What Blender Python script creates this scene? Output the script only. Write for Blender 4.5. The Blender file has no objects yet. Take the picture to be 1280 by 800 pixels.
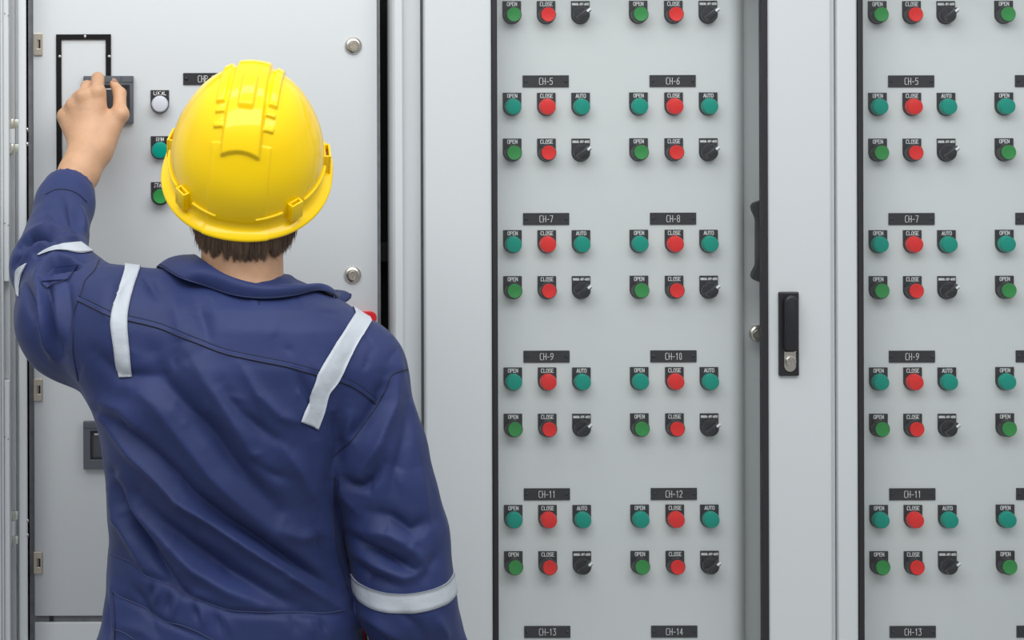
import bpy, bmesh, math, random
import numpy as np
from mathutils import Vector, Matrix
from mathutils.bvhtree import BVHTree

random.seed(7)
rng = np.random.default_rng(11)
SC = bpy.context.scene
COL = SC.collection

# ------------------------------------------------------------------ camera
# The lens stands 3.2 m in front of the cabinets at the height of the man's head;
# the picture is the part of its field to the right of and below the lens axis.
F, D, CX, CY, Z0, ROLL = 2560.0, 3.2, 200.0, 150.0, 1.65, 0.003
CR, SR = math.cos(ROLL), math.sin(ROLL)
CAM = Vector((0, -D, Z0))


def P(px, py, y=0.0):
    """where a point of the photograph lies when it stands at depth y (cabinet panels: y = 0)"""
    du = CR * (px - CX) - SR * (py - CY)
    dv = SR * (px - CX) + CR * (py - CY)
    k = (D + y) / F
    return Vector((du * k, y, Z0 - dv * k))


def X(px, y=0.0):
    return P(px, 400, y).x


def Zp(py, y=0.0, px=300):
    return P(px, py, y).z


def S(px, y=0.0):
    return px * (D + y) / F


cd = bpy.data.cameras.new('camera')
cam = bpy.data.objects.new('camera', cd)
COL.objects.link(cam)
cd.sensor_width = 36
cd.lens = 36 * F / 1280
cd.shift_x = (640 - CX) / 1280
cd.shift_y = -(400 - CY) / 1280
cam.matrix_world = Matrix(((CR, SR, 0, 0), (0, 0, -1, -D), (-SR, CR, 0, Z0), (0, 0, 0, 1)))
SC.camera = cam

# --------------------------------------------------------------- materials
M = {}


def mat(name, col, rough=0.5, metal=0.0, spec=0.5, noise=None, bump=None, coat=0.0, sheen=0.0, sss=0.0, emit=None):
    m = bpy.data.materials.new(name)
    m.use_nodes = True
    nt = m.node_tree
    b = nt.nodes['Principled BSDF']
    b.inputs['Base Color'].default_value = (*col, 1)
    b.inputs['Roughness'].default_value = rough
    b.inputs['Metallic'].default_value = metal
    b.inputs['Specular IOR Level'].default_value = spec
    b.inputs['Coat Weight'].default_value = coat
    b.inputs['Coat Roughness'].default_value = 0.06
    b.inputs['Sheen Weight'].default_value = sheen
    if sss:
        b.inputs['Subsurface Weight'].default_value = sss
        b.inputs['Subsurface Radius'].default_value = (0.008, 0.004, 0.002)
        b.inputs['Subsurface Scale'].default_value = 0.6
    tc = None
    if noise or bump:
        tc = nt.nodes.new('ShaderNodeTexCoord')
    if noise:                       # (scale, amount, stretch): uneven paint, worn cloth, skin tone
        sc, amt, st = noise
        mp = nt.nodes.new('ShaderNodeMapping')
        mp.inputs['Scale'].default_value = st
        n = nt.nodes.new('ShaderNodeTexNoise')
        n.inputs['Scale'].default_value = sc
        n.inputs['Detail'].default_value = 4
        r = nt.nodes.new('ShaderNodeMapRange')
        r.inputs['From Min'].default_value = 0.3
        r.inputs['From Max'].default_value = 0.7
        r.inputs['To Min'].default_value = 1 - amt
        r.inputs['To Max'].default_value = 1 + amt
        mx = nt.nodes.new('ShaderNodeMix')
        mx.data_type = 'RGBA'
        mx.blend_type = 'MULTIPLY'
        mx.inputs[0].default_value = 1
        mx.inputs[6].default_value = (*col, 1)
        nt.links.new(tc.outputs['Object'], mp.inputs['Vector'])
        nt.links.new(mp.outputs[0], n.inputs['Vector'])
        nt.links.new(n.outputs['Fac'], r.inputs['Value'])
        nt.links.new(r.outputs[0], mx.inputs[7])
        nt.links.new(mx.outputs[2], b.inputs['Base Color'])
    if bump:                        # list of (scale, distance, stretch)
        prev = None
        for sc, dist, st in bump:
            mp = nt.nodes.new('ShaderNodeMapping')
            mp.inputs['Scale'].default_value = st
            n = nt.nodes.new('ShaderNodeTexNoise')
            n.inputs['Scale'].default_value = sc
            n.inputs['Detail'].default_value = 3
            bp = nt.nodes.new('ShaderNodeBump')
            bp.inputs['Distance'].default_value = dist
            bp.inputs['Strength'].default_value = 1
            nt.links.new(tc.outputs['Object'], mp.inputs['Vector'])
            nt.links.new(mp.outputs[0], n.inputs['Vector'])
            nt.links.new(n.outputs['Fac'], bp.inputs['Height'])
            if prev:
                nt.links.new(prev.outputs[0], bp.inputs['Normal'])
            prev = bp
        nt.links.new(prev.outputs[0], b.inputs['Normal'])
    M[name] = m
    return m


ONE = (1, 1, 1)
mat('paint', (0.63, 0.655, 0.67), 0.5, bump=[(420, 0.00012, ONE)], noise=(1.6, 0.02, ONE))
mat('panel_paint', (0.715, 0.725, 0.735), 0.5, bump=[(420, 0.0001, ONE)], noise=(1.6, 0.02, ONE))
mat('frame_grey', (0.20, 0.20, 0.215), 0.6, noise=(60, 0.15, ONE))
mat('steel_edge', (0.33, 0.34, 0.35), 0.5, noise=(40, 0.12, (1, 1, 0.2)))
mat('rubber', (0.018, 0.016, 0.020), 0.55)
mat('interior', (0.012, 0.012, 0.014), 0.8)
mat('matte_black', (0.007, 0.006, 0.007), 0.6, spec=0.2)
mat('black_plastic', (0.017, 0.016, 0.020), 0.38)
mat('legend', (0.020, 0.019, 0.024), 0.45)
mat('lettering', (0.85, 0.85, 0.85), 0.6)
mat('meter_grey', (0.105, 0.115, 0.135), 0.42)
mat('screen', (0.07, 0.075, 0.085), 0.15)
mat('nickel', (0.62, 0.59, 0.54), 0.28, 1.0)
mat('zinc', (0.66, 0.68, 0.62), 0.35, 0.9)
mat('brass', (0.58, 0.52, 0.43), 0.34, 0.9)
mat('teal_lens', (0.0, 0.30, 0.225), 0.28, spec=0.2)
mat('red_lens', (0.80, 0.020, 0.018), 0.28, spec=0.4)
mat('white_lens', (0.62, 0.64, 0.70), 0.3)
mat('green_cap', (0.030, 0.28, 0.062), 0.4, spec=0.35)
mat('red_cap', (0.80, 0.020, 0.018), 0.4, spec=0.35)
mat('white_mark', (0.85, 0.86, 0.88), 0.5)
mat('red_label', (0.75, 0.015, 0.02), 0.4)
mat('yellow_shell', (1.0, 0.66, 0.0), 0.3, spec=0.15, coat=0.5, sss=0.0)
mat('dark_strap', (0.02, 0.02, 0.02), 0.7)
mat('hair', (0.21, 0.135, 0.088), 0.5, noise=(90, 0.35, (1, 1, 0.15)))
mat('skin', (0.585, 0.335, 0.195), 0.5, sss=0.12, noise=(35, 0.09, ONE), bump=[(260, 0.0004, ONE), (60, 0.0008, ONE)])
mat('eye_white', (0.8, 0.78, 0.75), 0.2)
mat('cloth', (0.020, 0.033, 0.119), 0.56, spec=0.28, sheen=0.05,
    noise=(9, 0.14, ONE),
    bump=[(16, 0.0016, (1.0, 1.0, 0.6)), (60, 0.0004, ONE), (900, 0.00012, ONE)])
mat('thread', (0.008, 0.011, 0.035), 0.7)
mat('pale_thread', (0.045, 0.06, 0.15), 0.7)
mat('reflective', (0.49, 0.525, 0.575), 0.5, spec=0.4, bump=[(40, 0.002, ONE), (700, 0.0001, ONE)])
mat('boot', (0.03, 0.025, 0.02), 0.5)
mat('concrete', (0.36, 0.36, 0.355), 0.7, noise=(3, 0.12, ONE), bump=[(60, 0.001, ONE)])

g = bpy.data.materials.new('window_glass')
g.use_nodes = True
nt = g.node_tree
nt.nodes.clear()
out = nt.nodes.new('ShaderNodeOutputMaterial')
mx = nt.nodes.new('ShaderNodeMixShader')
tr = nt.nodes.new('ShaderNodeBsdfTransparent')
tr.inputs['Color'].default_value = (0.975, 0.985, 0.98, 1)
gl = nt.nodes.new('ShaderNodeBsdfGlossy')
gl.inputs['Roughness'].default_value = 0.02
ge = nt.nodes.new('ShaderNodeNewGeometry')      # share mirrored by each face: 3.5 % straight on, more at a glance
dt = nt.nodes.new('ShaderNodeVectorMath'); dt.operation = 'DOT_PRODUCT'
nt.links.new(ge.outputs['Normal'], dt.inputs[0]); nt.links.new(ge.outputs['Incoming'], dt.inputs[1])


def mth(op, a, b=None):
    n = nt.nodes.new('ShaderNodeMath'); n.operation = op
    for i, q in enumerate((a, b)):
        if q is None: continue
        if isinstance(q, (int, float)): n.inputs[i].default_value = q
        else: nt.links.new(q, n.inputs[i])
    return n.outputs[0]


fre = mth('ADD', mth('MULTIPLY', mth('POWER', mth('SUBTRACT', 1.0, mth('ABSOLUTE', dt.outputs['Value'])), 5.0), 0.965), 0.035)
nt.links.new(fre, mx.inputs[0])
nt.links.new(tr.outputs[0], mx.inputs[1])
nt.links.new(gl.outputs[0], mx.inputs[2])
nt.links.new(mx.outputs[0], out.inputs[0])
M['glass'] = g


# ----------------------------------------------------------------- helpers
def empty(name, loc=(0, 0, 0), label=None, cat=None, group=None, parent=None):
    o = bpy.data.objects.new(name, None)
    COL.objects.link(o)
    o.location = loc
    o.empty_display_size = 0.05
    if label: o['label'] = label
    if cat: o['category'] = cat
    if group: o['group'] = group
    if parent: attach(o, parent)
    return o


WORLD = {}          # objects are placed with plain translations only: keep their world offset here


def woff(o):
    v = Vector(o.location)
    while o.parent:
        o = o.parent
        v += Vector(o.location)
    return v


def attach(o, parent):
    """parent o and keep it where it stands"""
    o.location = Vector(o.location) - woff(parent)
    o.parent = parent


def link(name, me, parent=None, loc=(0, 0, 0), label=None, smooth=None):
    o = bpy.data.objects.new(name, me)
    COL.objects.link(o)
    o.location = loc
    if parent: attach(o, parent)
    if label: o['label'] = label
    return o


def mesh(name, bm, m, smooth=False, bevel=0.0, seg=2):
    me = bpy.data.meshes.new(name)
    bmesh.ops.recalc_face_normals(bm, faces=bm.faces)
    if bevel:
        es = [e for e in bm.edges if len(e.link_faces) == 2 and e.calc_face_angle(0) > 0.6]
        bmesh.ops.bevel(bm, geom=es, offset=bevel, segments=seg, affect='EDGES', profile=0.5, clamp_overlap=True)
    bm.to_mesh(me)
    bm.free()
    for mm in (m if isinstance(m, (list, tuple)) else [m]):
        me.materials.append(M[mm])
    if smooth:
        for p in me.polygons: p.use_smooth = True
        me.set_sharp_from_angle(angle=math.radians(smooth if smooth is not True else 40))
    return me


def box(bm, x0, x1, y0, y1, z0, z1):
    vs = [bm.verts.new((x, y, z)) for x in (x0, x1) for y in (y0, y1) for z in (z0, z1)]
    for f in ((0, 1, 3, 2), (4, 6, 7, 5), (0, 4, 5, 1), (2, 3, 7, 6), (0, 2, 6, 4), (1, 5, 7, 3)):
        bm.faces.new([vs[i] for i in f])


def frame_slab(bm, x0, x1, z0, z1, hx0, hx1, hz0, hz1, y0, y1):
    """a slab with a rectangular hole through it"""
    o = [(x0, z0), (x1, z0), (x1, z1), (x0, z1)]
    h = [(hx0, hz0), (hx1, hz0), (hx1, hz1), (hx0, hz1)]
    V = lambda pts, y: [bm.verts.new((x, y, z)) for x, z in pts]
    of, hf, ob, hb = V(o, y0), V(h, y0), V(o, y1), V(h, y1)
    for i in range(4):
        j = (i + 1) % 4
        bm.faces.new((of[i], of[j], hf[j], hf[i]))
        bm.faces.new((ob[i], hb[i], hb[j], ob[j]))
        bm.faces.new((of[i], ob[i], ob[j], of[j]))
        bm.faces.new((hf[i], hf[j], hb[j], hb[i]))


def lathe(bm, prof, n=32, axis='y', c=(0, 0, 0), cap=True, mi=0):
    """prof: (radius, out) pairs; out runs towards the viewer (-y) for axis y"""
    rings = []
    for r, h in prof:
        ring = []
        for i in range(n):
            a = 2 * math.pi * i / n
            if axis == 'y':
                p = (c[0] + r * math.cos(a), c[1] - h, c[2] + r * math.sin(a))
            elif axis == 'x':
                p = (c[0] + h, c[1] + r * math.cos(a), c[2] + r * math.sin(a))
            else:
                p = (c[0] + r * math.cos(a), c[1] + r * math.sin(a), c[2] + h)
            ring.append(bm.verts.new(p))
        rings.append(ring)
    for A, B in zip(rings, rings[1:]):
        for i in range(n):
            f = bm.faces.new((A[i], A[(i + 1) % n], B[(i + 1) % n], B[i]))
            f.material_index = mi
    if cap:
        for rg in (rings[0], rings[-1]):
            f = bm.faces.new(rg)
            f.material_index = mi


def prism(bm, pts, y0, y1, mi=0):
    """outline in (x, z), from y0 (front) to y1 (back)"""
    a = [bm.verts.new((x, y0, z)) for x, z in pts]
    b = [bm.verts.new((x, y1, z)) for x, z in pts]
    fs = [bm.faces.new(a), bm.faces.new(b[::-1])]
    n = len(pts)
    for i in range(n):
        fs.append(bm.faces.new((a[i], b[i], b[(i + 1) % n], a[(i + 1) % n])))
    for f in fs: f.material_index = mi


def tube(bm, pts, r, n=6, cap=True):
    pts = [Vector(p) for p in pts]
    rs = r if isinstance(r, (list, tuple)) else [r] * len(pts)
    prev = None
    up = Vector((0.31, 0.2, 0.93))
    for i, p in enumerate(pts):
        t = (pts[min(i + 1, len(pts) - 1)] - pts[max(i - 1, 0)])
        if t.length < 1e-9: t = Vector((0, 0, 1))
        t.normalize()
        u = t.cross(up)
        if u.length < 1e-3: u = t.cross(Vector((1, 0, 0)))
        u.normalize()
        v = t.cross(u)
        ring = [bm.verts.new(p + (u * math.cos(2 * math.pi * k / n) + v * math.sin(2 * math.pi * k / n)) * rs[i]) for k in range(n)]
        if prev:
            for k in range(n):
                bm.faces.new((prev[k], prev[(k + 1) % n], ring[(k + 1) % n], ring[k]))
        elif cap:
            bm.faces.new(ring[::-1])
        prev = ring
    if cap: bm.faces.new(prev)


# engraved lettering: strokes on a grid 4 wide, 6 high
G = {
    'O': [[(0, 1), (0, 5), (1, 6), (3, 6), (4, 5), (4, 1), (3, 0), (1, 0), (0, 1)]],
    'P': [[(0, 0), (0, 6), (3, 6), (4, 5), (4, 4), (3, 3), (0, 3)]],
    'E': [[(4, 0), (0, 0), (0, 6), (4, 6)], [(0, 3), (3, 3)]],
    'N': [[(0, 0), (0, 6), (4, 0), (4, 6)]],
    'C': [[(3.5, 0), (1, 0), (0, 1), (0, 5), (1, 6), (3.5, 6)]],
    'L': [[(0, 6), (0, 0), (4, 0)]],
    'S': [[(0, 0), (3, 0), (4, 1), (4, 2), (3, 3), (1, 3), (0, 4), (0, 5), (1, 6), (4, 6)]],
    'A': [[(0, 0), (2, 6), (4, 0)], [(0.8, 2), (3.2, 2)]],
    'U': [[(0, 6), (0, 1), (1, 0), (3, 0), (4, 1), (4, 6)]],
    'T': [[(0, 6), (4, 6)], [(2, 6), (2, 0)]],
    'M': [[(0, 0), (0, 6), (2, 3), (4, 6), (4, 0)]],
    'F': [[(0, 0), (0, 6), (4, 6)], [(0, 3), (3, 3)]],
    'R': [[(0, 0), (0, 6), (3, 6), (4, 5), (4, 4), (3, 3), (0, 3)], [(2, 3), (4, 0)]],
    'H': [[(0, 0), (0, 6)], [(4, 0), (4, 6)], [(0, 3), (4, 3)]],
    '-': [[(0.5, 2.6), (3.5, 2.6)]],
    ' ': [],
    '0': [[(0.5, 1), (0.5, 5), (1.5, 6), (2.5, 6), (3.5, 5), (3.5, 1), (2.5, 0), (1.5, 0), (0.5, 1)]],
    '1': [[(0.8, 4.8), (2.2, 6), (2.2, 0)]],
    '2': [[(0, 5), (1, 6), (3, 6), (4, 5), (4, 4), (0, 0), (4, 0)]],
    '3': [[(0, 6), (4, 6), (2, 3.6), (3, 3.6), (4, 2.6), (4, 1), (3, 0), (1, 0), (0, 0.6)]],
    '4': [[(3, 0), (3, 6), (0, 1.8), (4, 1.8)]],
    '5': [[(4, 6), (0.6, 6), (0.3, 3.4), (3, 3.6), (4, 2.6), (4, 1), (3, 0), (0, 0.2)]],
    '6': [[(3.6, 6), (1, 4.5), (0, 2), (0, 1), (1, 0), (3, 0), (4, 1), (4, 2), (3, 3.2), (0.6, 3)]],
    '7': [[(0, 6), (4, 6), (1.4, 0)]],
    '8': [[(1, 3.2), (0, 4.2), (0, 5), (1, 6), (3, 6), (4, 5), (4, 4.2), (3, 3.2), (1, 3.2), (0, 2.2), (0, 1), (1, 0), (3, 0), (4, 1), (4, 2.2), (3, 3.2)]],
    '9': [[(0.4, 0), (3, 1.5), (4, 4), (4, 5), (3, 6), (1, 6), (0, 5), (0, 4), (1, 2.8), (3.4, 3)]],
    'r': [[(0.5, 0), (0.5, 4)], [(0.5, 2.6), (1.6, 4), (3.2, 4)]],
    'o': [[(0, 1), (0, 3), (1, 4), (3, 4), (4, 3), (4, 1), (3, 0), (1, 0), (0, 1)]],
    'a': [[(4, 4), (4, 0)], [(4, 3), (3, 4), (1, 4), (0, 3), (0, 1), (1, 0), (3, 0), (4, 1)]],
    'p': [[(0, 4), (0, -2)], [(0, 3), (1, 4), (3, 4), (4, 3), (4, 1), (3, 0), (1, 0), (0, 1)]],
    'e': [[(0, 2.2), (4, 2.2), (4, 3), (3, 4), (1, 4), (0, 3), (0, 1), (1, 0), (3.6, 0)]],
}


def strokes(text, width, height):
    """polylines of a text centred on the origin"""
    n = len(text)
    adv = 5.7
    tot = adv * n - 1.7
    kx, kz = width / tot, height / 6
    res = []
    for i, ch in enumerate(text):
        for st in G[ch]:
            res.append([((i * adv + a) * kx - width / 2, b * kz - height / 2) for a, b in st])
    return res


def lettering_bm(text, width, height, w, y, cz=0.0, bm=None):
    bm = bm or bmesh.new()
    for st in strokes(text, width, height):
        for (x0, z0), (x1, z1) in zip(st, st[1:]):
            dx, dz = x1 - x0, z1 - z0
            L = math.hypot(dx, dz) or 1
            ex, ez = dx / L * w * 0.5, dz / L * w * 0.5
            nx, nz = -ez, ex
            pts = [(x0 - ex + nx, z0 - ez + nz), (x1 + ex + nx, z1 + ez + nz), (x1 + ex - nx, z1 + ez - nz), (x0 - ex - nx, z0 - ez - nz)]
            prism(bm, [(a, b + cz) for a, b in pts], y - 0.0003, y)
    return bm


# ------------------------------------------------------------ the setting
bm = bmesh.new()
box(bm, -4, 6, -9, 3, -0.1, 0)
fl = link('floor', mesh('floor', bm, 'concrete'))
fl['kind'] = 'structure'
bm = bmesh.new()
box(bm, -4, 6, 0.62, 0.74, 0, 3.0)
wb_ = link('wall_back', mesh('wall_back', bm, 'paint'))
wb_['kind'] = 'structure'

# --------------------------------------------------- controls on the panels
PX = S(1)                        # one pixel of the photograph at the panels: 1.25 mm
R_ARC = 11.5 * PX


def legend_bm():
    bm = bmesh.new()
    pts = [(-R_ARC, 17.5 * PX), (-R_ARC, 0)]
    pts += [(R_ARC * math.cos(a), R_ARC * math.sin(a)) for a in [math.pi + math.pi * i / 20 for i in range(1, 20)]]
    pts += [(R_ARC, 0), (R_ARC, 17.5 * PX)]
    prism(bm, pts, -0.0025, 0.0)
    return bm


CTRL = {}
CTRL['legend'] = mesh('legend_plate', legend_bm(), 'legend', bevel=0.0003, seg=1)
bm = bmesh.new()
lathe(bm, [(0.0134, 0.0025), (0.0134, 0.006), (0.0128, 0.0085), (0.0127, 0.0165), (0.0122, 0.0178), (0.0113, 0.0178), (0.0113, 0.012)], 36)
CTRL['collar'] = mesh('collar', bm, 'black_plastic', smooth=35)
for c in ('green', 'red'):
    bm = bmesh.new()
    lathe(bm, [(0.0111, 0.012), (0.0111, 0.0205), (0.0105, 0.0215), (0.0085, 0.0212), (0.004, 0.0206), (0.0005, 0.0205)], 36)
    CTRL[c + '_cap'] = mesh('cap', bm, c + '_cap', smooth=35)
bm = bmesh.new()
lathe(bm, [(0.0140, 0.0025), (0.0140, 0.0055), (0.0134, 0.0065), (0.0128, 0.0065)], 36)
CTRL['bezel'] = mesh('bezel', bm, 'black_plastic', smooth=35)
for c in ('teal', 'red', 'white'):
    bm = bmesh.new()
    lathe(bm, [(0.0131, 0.003), (0.0131, 0.0080), (0.0127, 0.0085), (0.0129, 0.0090), (0.0127, 0.0115), (0.0118, 0.0168), (0.0113, 0.0176), (0.0085, 0.0182), (0.0045, 0.0186), (0.0005, 0.0187)], 36)
    CTRL[c + '_lens'] = mesh('lens', bm, c + '_lens', smooth=28)
bm = bmesh.new()
lathe(bm, [(0.0128, 0.0025), (0.0128, 0.012), (0.0122, 0.0132), (0.0113, 0.0132), (0.0113, 0.0145), (0.0108, 0.0155), (0.001, 0.0155)], 36)
CTRL['sel_base'] = mesh('base', bm, 'black_plastic', smooth=35)
ANG = math.radians(40)
ca, sa = math.cos(ANG), math.sin(ANG)


def rot(pts):
    return [(a * ca - b * sa, a * sa + b * ca) for a, b in pts]


bm = bmesh.new()
prism(bm, rot([(-0.0106, -0.0026), (-0.0098, -0.0042), (0.0130, -0.0036), (0.0136, -0.0024), (0.0136, 0.0024), (0.0130, 0.0036), (-0.0098, 0.0042), (-0.0106, 0.0026)]), -0.026, -0.0135)
CTRL['knob'] = mesh('knob', bm, 'black_plastic', bevel=0.0012, smooth=35)
bm = bmesh.new()
prism(bm, rot([(0.0072, -0.0019), (0.0139, -0.0019), (0.0139, 0.0019), (0.0072, 0.0019)]), -0.0264, -0.0255)
prism(bm, rot([(0.0134, -0.0019), (0.0140, -0.0019), (0.0140, 0.0019), (0.0134, 0.0019)]), -0.0262, -0.020)
CTRL['mark'] = mesh('pointer_mark', bm, 'white_mark')

TXT = {}


def legend_text(t):
    if t not in TXT:
        if len(t) > 8:
            bm = lettering_bm(t, 20.5 * PX, 2.6 * PX, 0.55 * PX, -0.0025, 13.6 * PX)
        else:
            bm = lettering_bm(t, 3.0 * len(t) * PX, 4.4 * PX, 0.72 * PX, -0.0025, 13.6 * PX)
        TXT[t] = mesh('lettering', bm, 'lettering')
    return TXT[t]


def control(cab, kind, text, px, top, where, y=0.0):
    """one legend plate with its push button, pilot lamp or selector; px: middle, top: upper edge"""
    p = P(px, top + 17.5, y)
    if kind == 'selector':
        o = empty('selector_switch', p, parent=cab)
        o['label'] = f'black {text} selector switch with white pointer, {where}'
        link('base', CTRL['sel_base'], o, p)
        link('knob', CTRL['knob'], o, p)
        link('pointer_mark', CTRL['mark'], o, p, 'white pointer mark')
    elif kind.endswith('lens'):
        c = kind.split('_')[0]
        o = empty('pilot_lamp', p, parent=cab)
        o['label'] = f'{c} {text} pilot lamp, {where}'
        link('bezel', CTRL['bezel'], o, p)
        link('lens', CTRL[kind], o, p, f'{c} lens')
    else:
        c = kind.split('_')[0]
        o = empty('push_button', p, parent=cab)
        o['label'] = f'{c} {text} push button, {where}'
        link('collar', CTRL['collar'], o, p)
        link('cap', CTRL[kind], o, p, f'{c} cap')
    link('legend_plate', CTRL['legend'], o, p)
    link('lettering', legend_text(text), o, p, f'white letters reading {text}')
    return o


bm = bmesh.new()
PW, PH = 57.6 * PX, 14.8 * PX
box(bm, -PW / 2, PW / 2, -0.002, 0, -PH / 2, PH / 2)
CTRL['plate'] = mesh('plate', bm, 'legend', bevel=0.0003, seg=1)
bm = bmesh.new()
lathe(bm, [(0.0027, 0.002), (0.0027, 0.0026), (0.0018, 0.0038), (0.0003, 0.0041)], 16)
CTRL['screw'] = mesh('screw', bm, 'black_plastic', smooth=60)


def name_plate(cab, text, px, py, y=0.0, label=None, show=True):
    p = P(px, py, y)
    o = link('name_plate', CTRL['plate'], cab, p, label or f'black name plate reading {text}')
    for s in (-1, 1):
        link('screw', CTRL['screw'], o, p + Vector((s * 25 * PX, 0, 0.3 * PX)))
    if show:
        k = ('plate', text)
        if k not in TXT:
            TXT[k] = mesh('lettering', lettering_bm(text, 4.05 * len(text) * PX, 8 * PX, 0.62 * PX, -0.002), 'lettering')
        link('lettering', TXT[k], o, p, f'white letters reading {text}')
    return o


def lock(cab, px, py, y, label):
    p = P(px, py, y)
    bm = bmesh.new()
    lathe(bm, [(0.0132, 0), (0.0134, 0.002), (0.0118, 0.0045), (0.0085, 0.006), (0.0078, 0.006), (0.0078, 0.003)], 40)
    o = link('lock', mesh('lock', bm, 'nickel', smooth=35), cab, p, label)
    bm = bmesh.new()
    lathe(bm, [(0.0070, 0.001), (0.0070, 0.0052), (0.0062, 0.0058), (0.0045, 0.0058), (0.0040, 0.0050), (0.0012, 0.0050)], 28)
    box(bm, -0.0009, 0.0009, -0.0062, -0.004, -0.0038, 0.0038)
    link('lock_cylinder', mesh('lock_cylinder', bm, 'brass', smooth=35), o, p)
    return o


ZT, ZB = 2.12, 0.10              # top and foot of the cabinets
YF = -0.06                       # face of the outer doors and frames
ROWS_A = [116.0, 287.6, 459.2, 631.0]       # lamp rows
ROWS_B = [1.4, 173.2, 345.0, 517.0, 688.8]  # button rows
GAS_T, GAS_B = -70, 1010                    # window opening, top and bottom


def glazed_cabinet(dx, side_txt, label, x_end, last):
    y = YF
    left, right = X(531 + dx, y), X(x_end, y)
    base = Vector(((left + right) / 2, 0.25, 0))
    cab = empty('control_cabinet', base, label, 'cabinet')
    # carcass: back, sides, roof, plinth
    bm = bmesh.new()
    box(bm, left + 0.004, left + 0.024, 0.0, 0.55, ZB, ZT)
    box(bm, right - 0.024, right - 0.001, 0.0, 0.55, ZB, ZT)
    box(bm, left + 0.004, right - 0.001, 0.53, 0.55, ZB, ZT)
    box(bm, left + 0.004, right - 0.001, 0.0, 0.55, ZT, ZT + 0.03)
    link('carcass', mesh('carcass', bm, 'paint', bevel=0.002), cab)
    bm = bmesh.new()
    box(bm, left + 0.01, right - 0.01, 0.0, 0.53, 0, ZB)
    link('plinth', mesh('plinth', bm, 'frame_grey'), cab)
    # outer door with its window opening
    wl, wr = X(615.5 + dx, y), X(960 + dx, y)
    wt, wb = Zp(GAS_T, y), Zp(GAS_B, y)
    bm = bmesh.new()
    frame_slab(bm, left + 0.001, right - 0.001, ZB + 0.01, ZT, wl, wr, wb, wt, y, y + 0.022)
    link('outer_door', mesh('outer_door', bm, 'paint', bevel=0.003), cab)
    # folded edge inside the opening
    bm = bmesh.new()
    t = 0.002
    frame_slab(bm, wl - t, wr + t, wb - t, wt + t, wl, wr, wb, wt, y + 0.0225, y + 0.04)
    link('window_return', mesh('window_return', bm, 'paint'), cab)
    gl_, gr_ = S(6.7, y), S(8.0, y)
    bm = bmesh.new()
    frame_slab(bm, wl + 0.0003, wr - 0.0003, wb, wt, wl + gl_, wr - gr_, wb + gl_, wt - gl_, y - 0.003, y + 0.012)
    link('window_gasket', mesh('window_gasket', bm, 'rubber', bevel=0.0014), cab, label='black rubber gasket')
    bm = bmesh.new()
    box(bm, wl + 0.003, wr - 0.003, y + 0.004, y + 0.008, wb + 0.003, wt - 0.003)
    link('window_pane', mesh('window_pane', bm, 'glass'), cab, label='clear window pane')
    # inner panel that carries the controls
    bm = bmesh.new()
    pl, pr, rr = X(596 + dx), X(938 + dx), 0.034
    prof = [(pl, 0.004), (pl + 0.004, 0.0)] + [(pr - rr + rr * math.sin(a), rr * 1.2 * (1 - math.cos(a))) for a in [math.pi / 2 * i / 16 for i in range(17)]] + [(pr, 0.09), (pl, 0.09)]
    A1 = [bm.verts.new((u, v, Zp(GAS_B + 30))) for u, v in prof]
    A2 = [bm.verts.new((u, v, Zp(GAS_T - 30))) for u, v in prof]
    bm.faces.new(A1); bm.faces.new(A2[::-1])
    for i in range(len(prof)):
        j = (i + 1) % len(prof)
        bm.faces.new((A1[i], A1[j], A2[j], A2[i]))
    link('control_panel', mesh('control_panel', bm, 'panel_paint', smooth=30), cab)
    bm = bmesh.new()
    box(bm, X(936 + dx), X(995 + dx), 0.034, 0.05, Zp(GAS_B + 30), Zp(GAS_T - 30))
    link('panel_frame', mesh('panel_frame', bm, 'panel_paint', bevel=0.003), cab)
    bm = bmesh.new()
    box(bm, X(1040.9, y), X(1046, y), -0.050, -0.002, ZB, ZT)
    link('joint_strip', mesh('joint_strip', bm, 'paint'), cab)
    bm = bmesh.new()
    box(bm, X(947), X(975), 0.0115, 0.04, Zp(424), Zp(410))
    link('lock_bracket', mesh('lock_bracket', bm, 'panel_paint', bevel=0.001), cab)
    return cab


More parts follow.
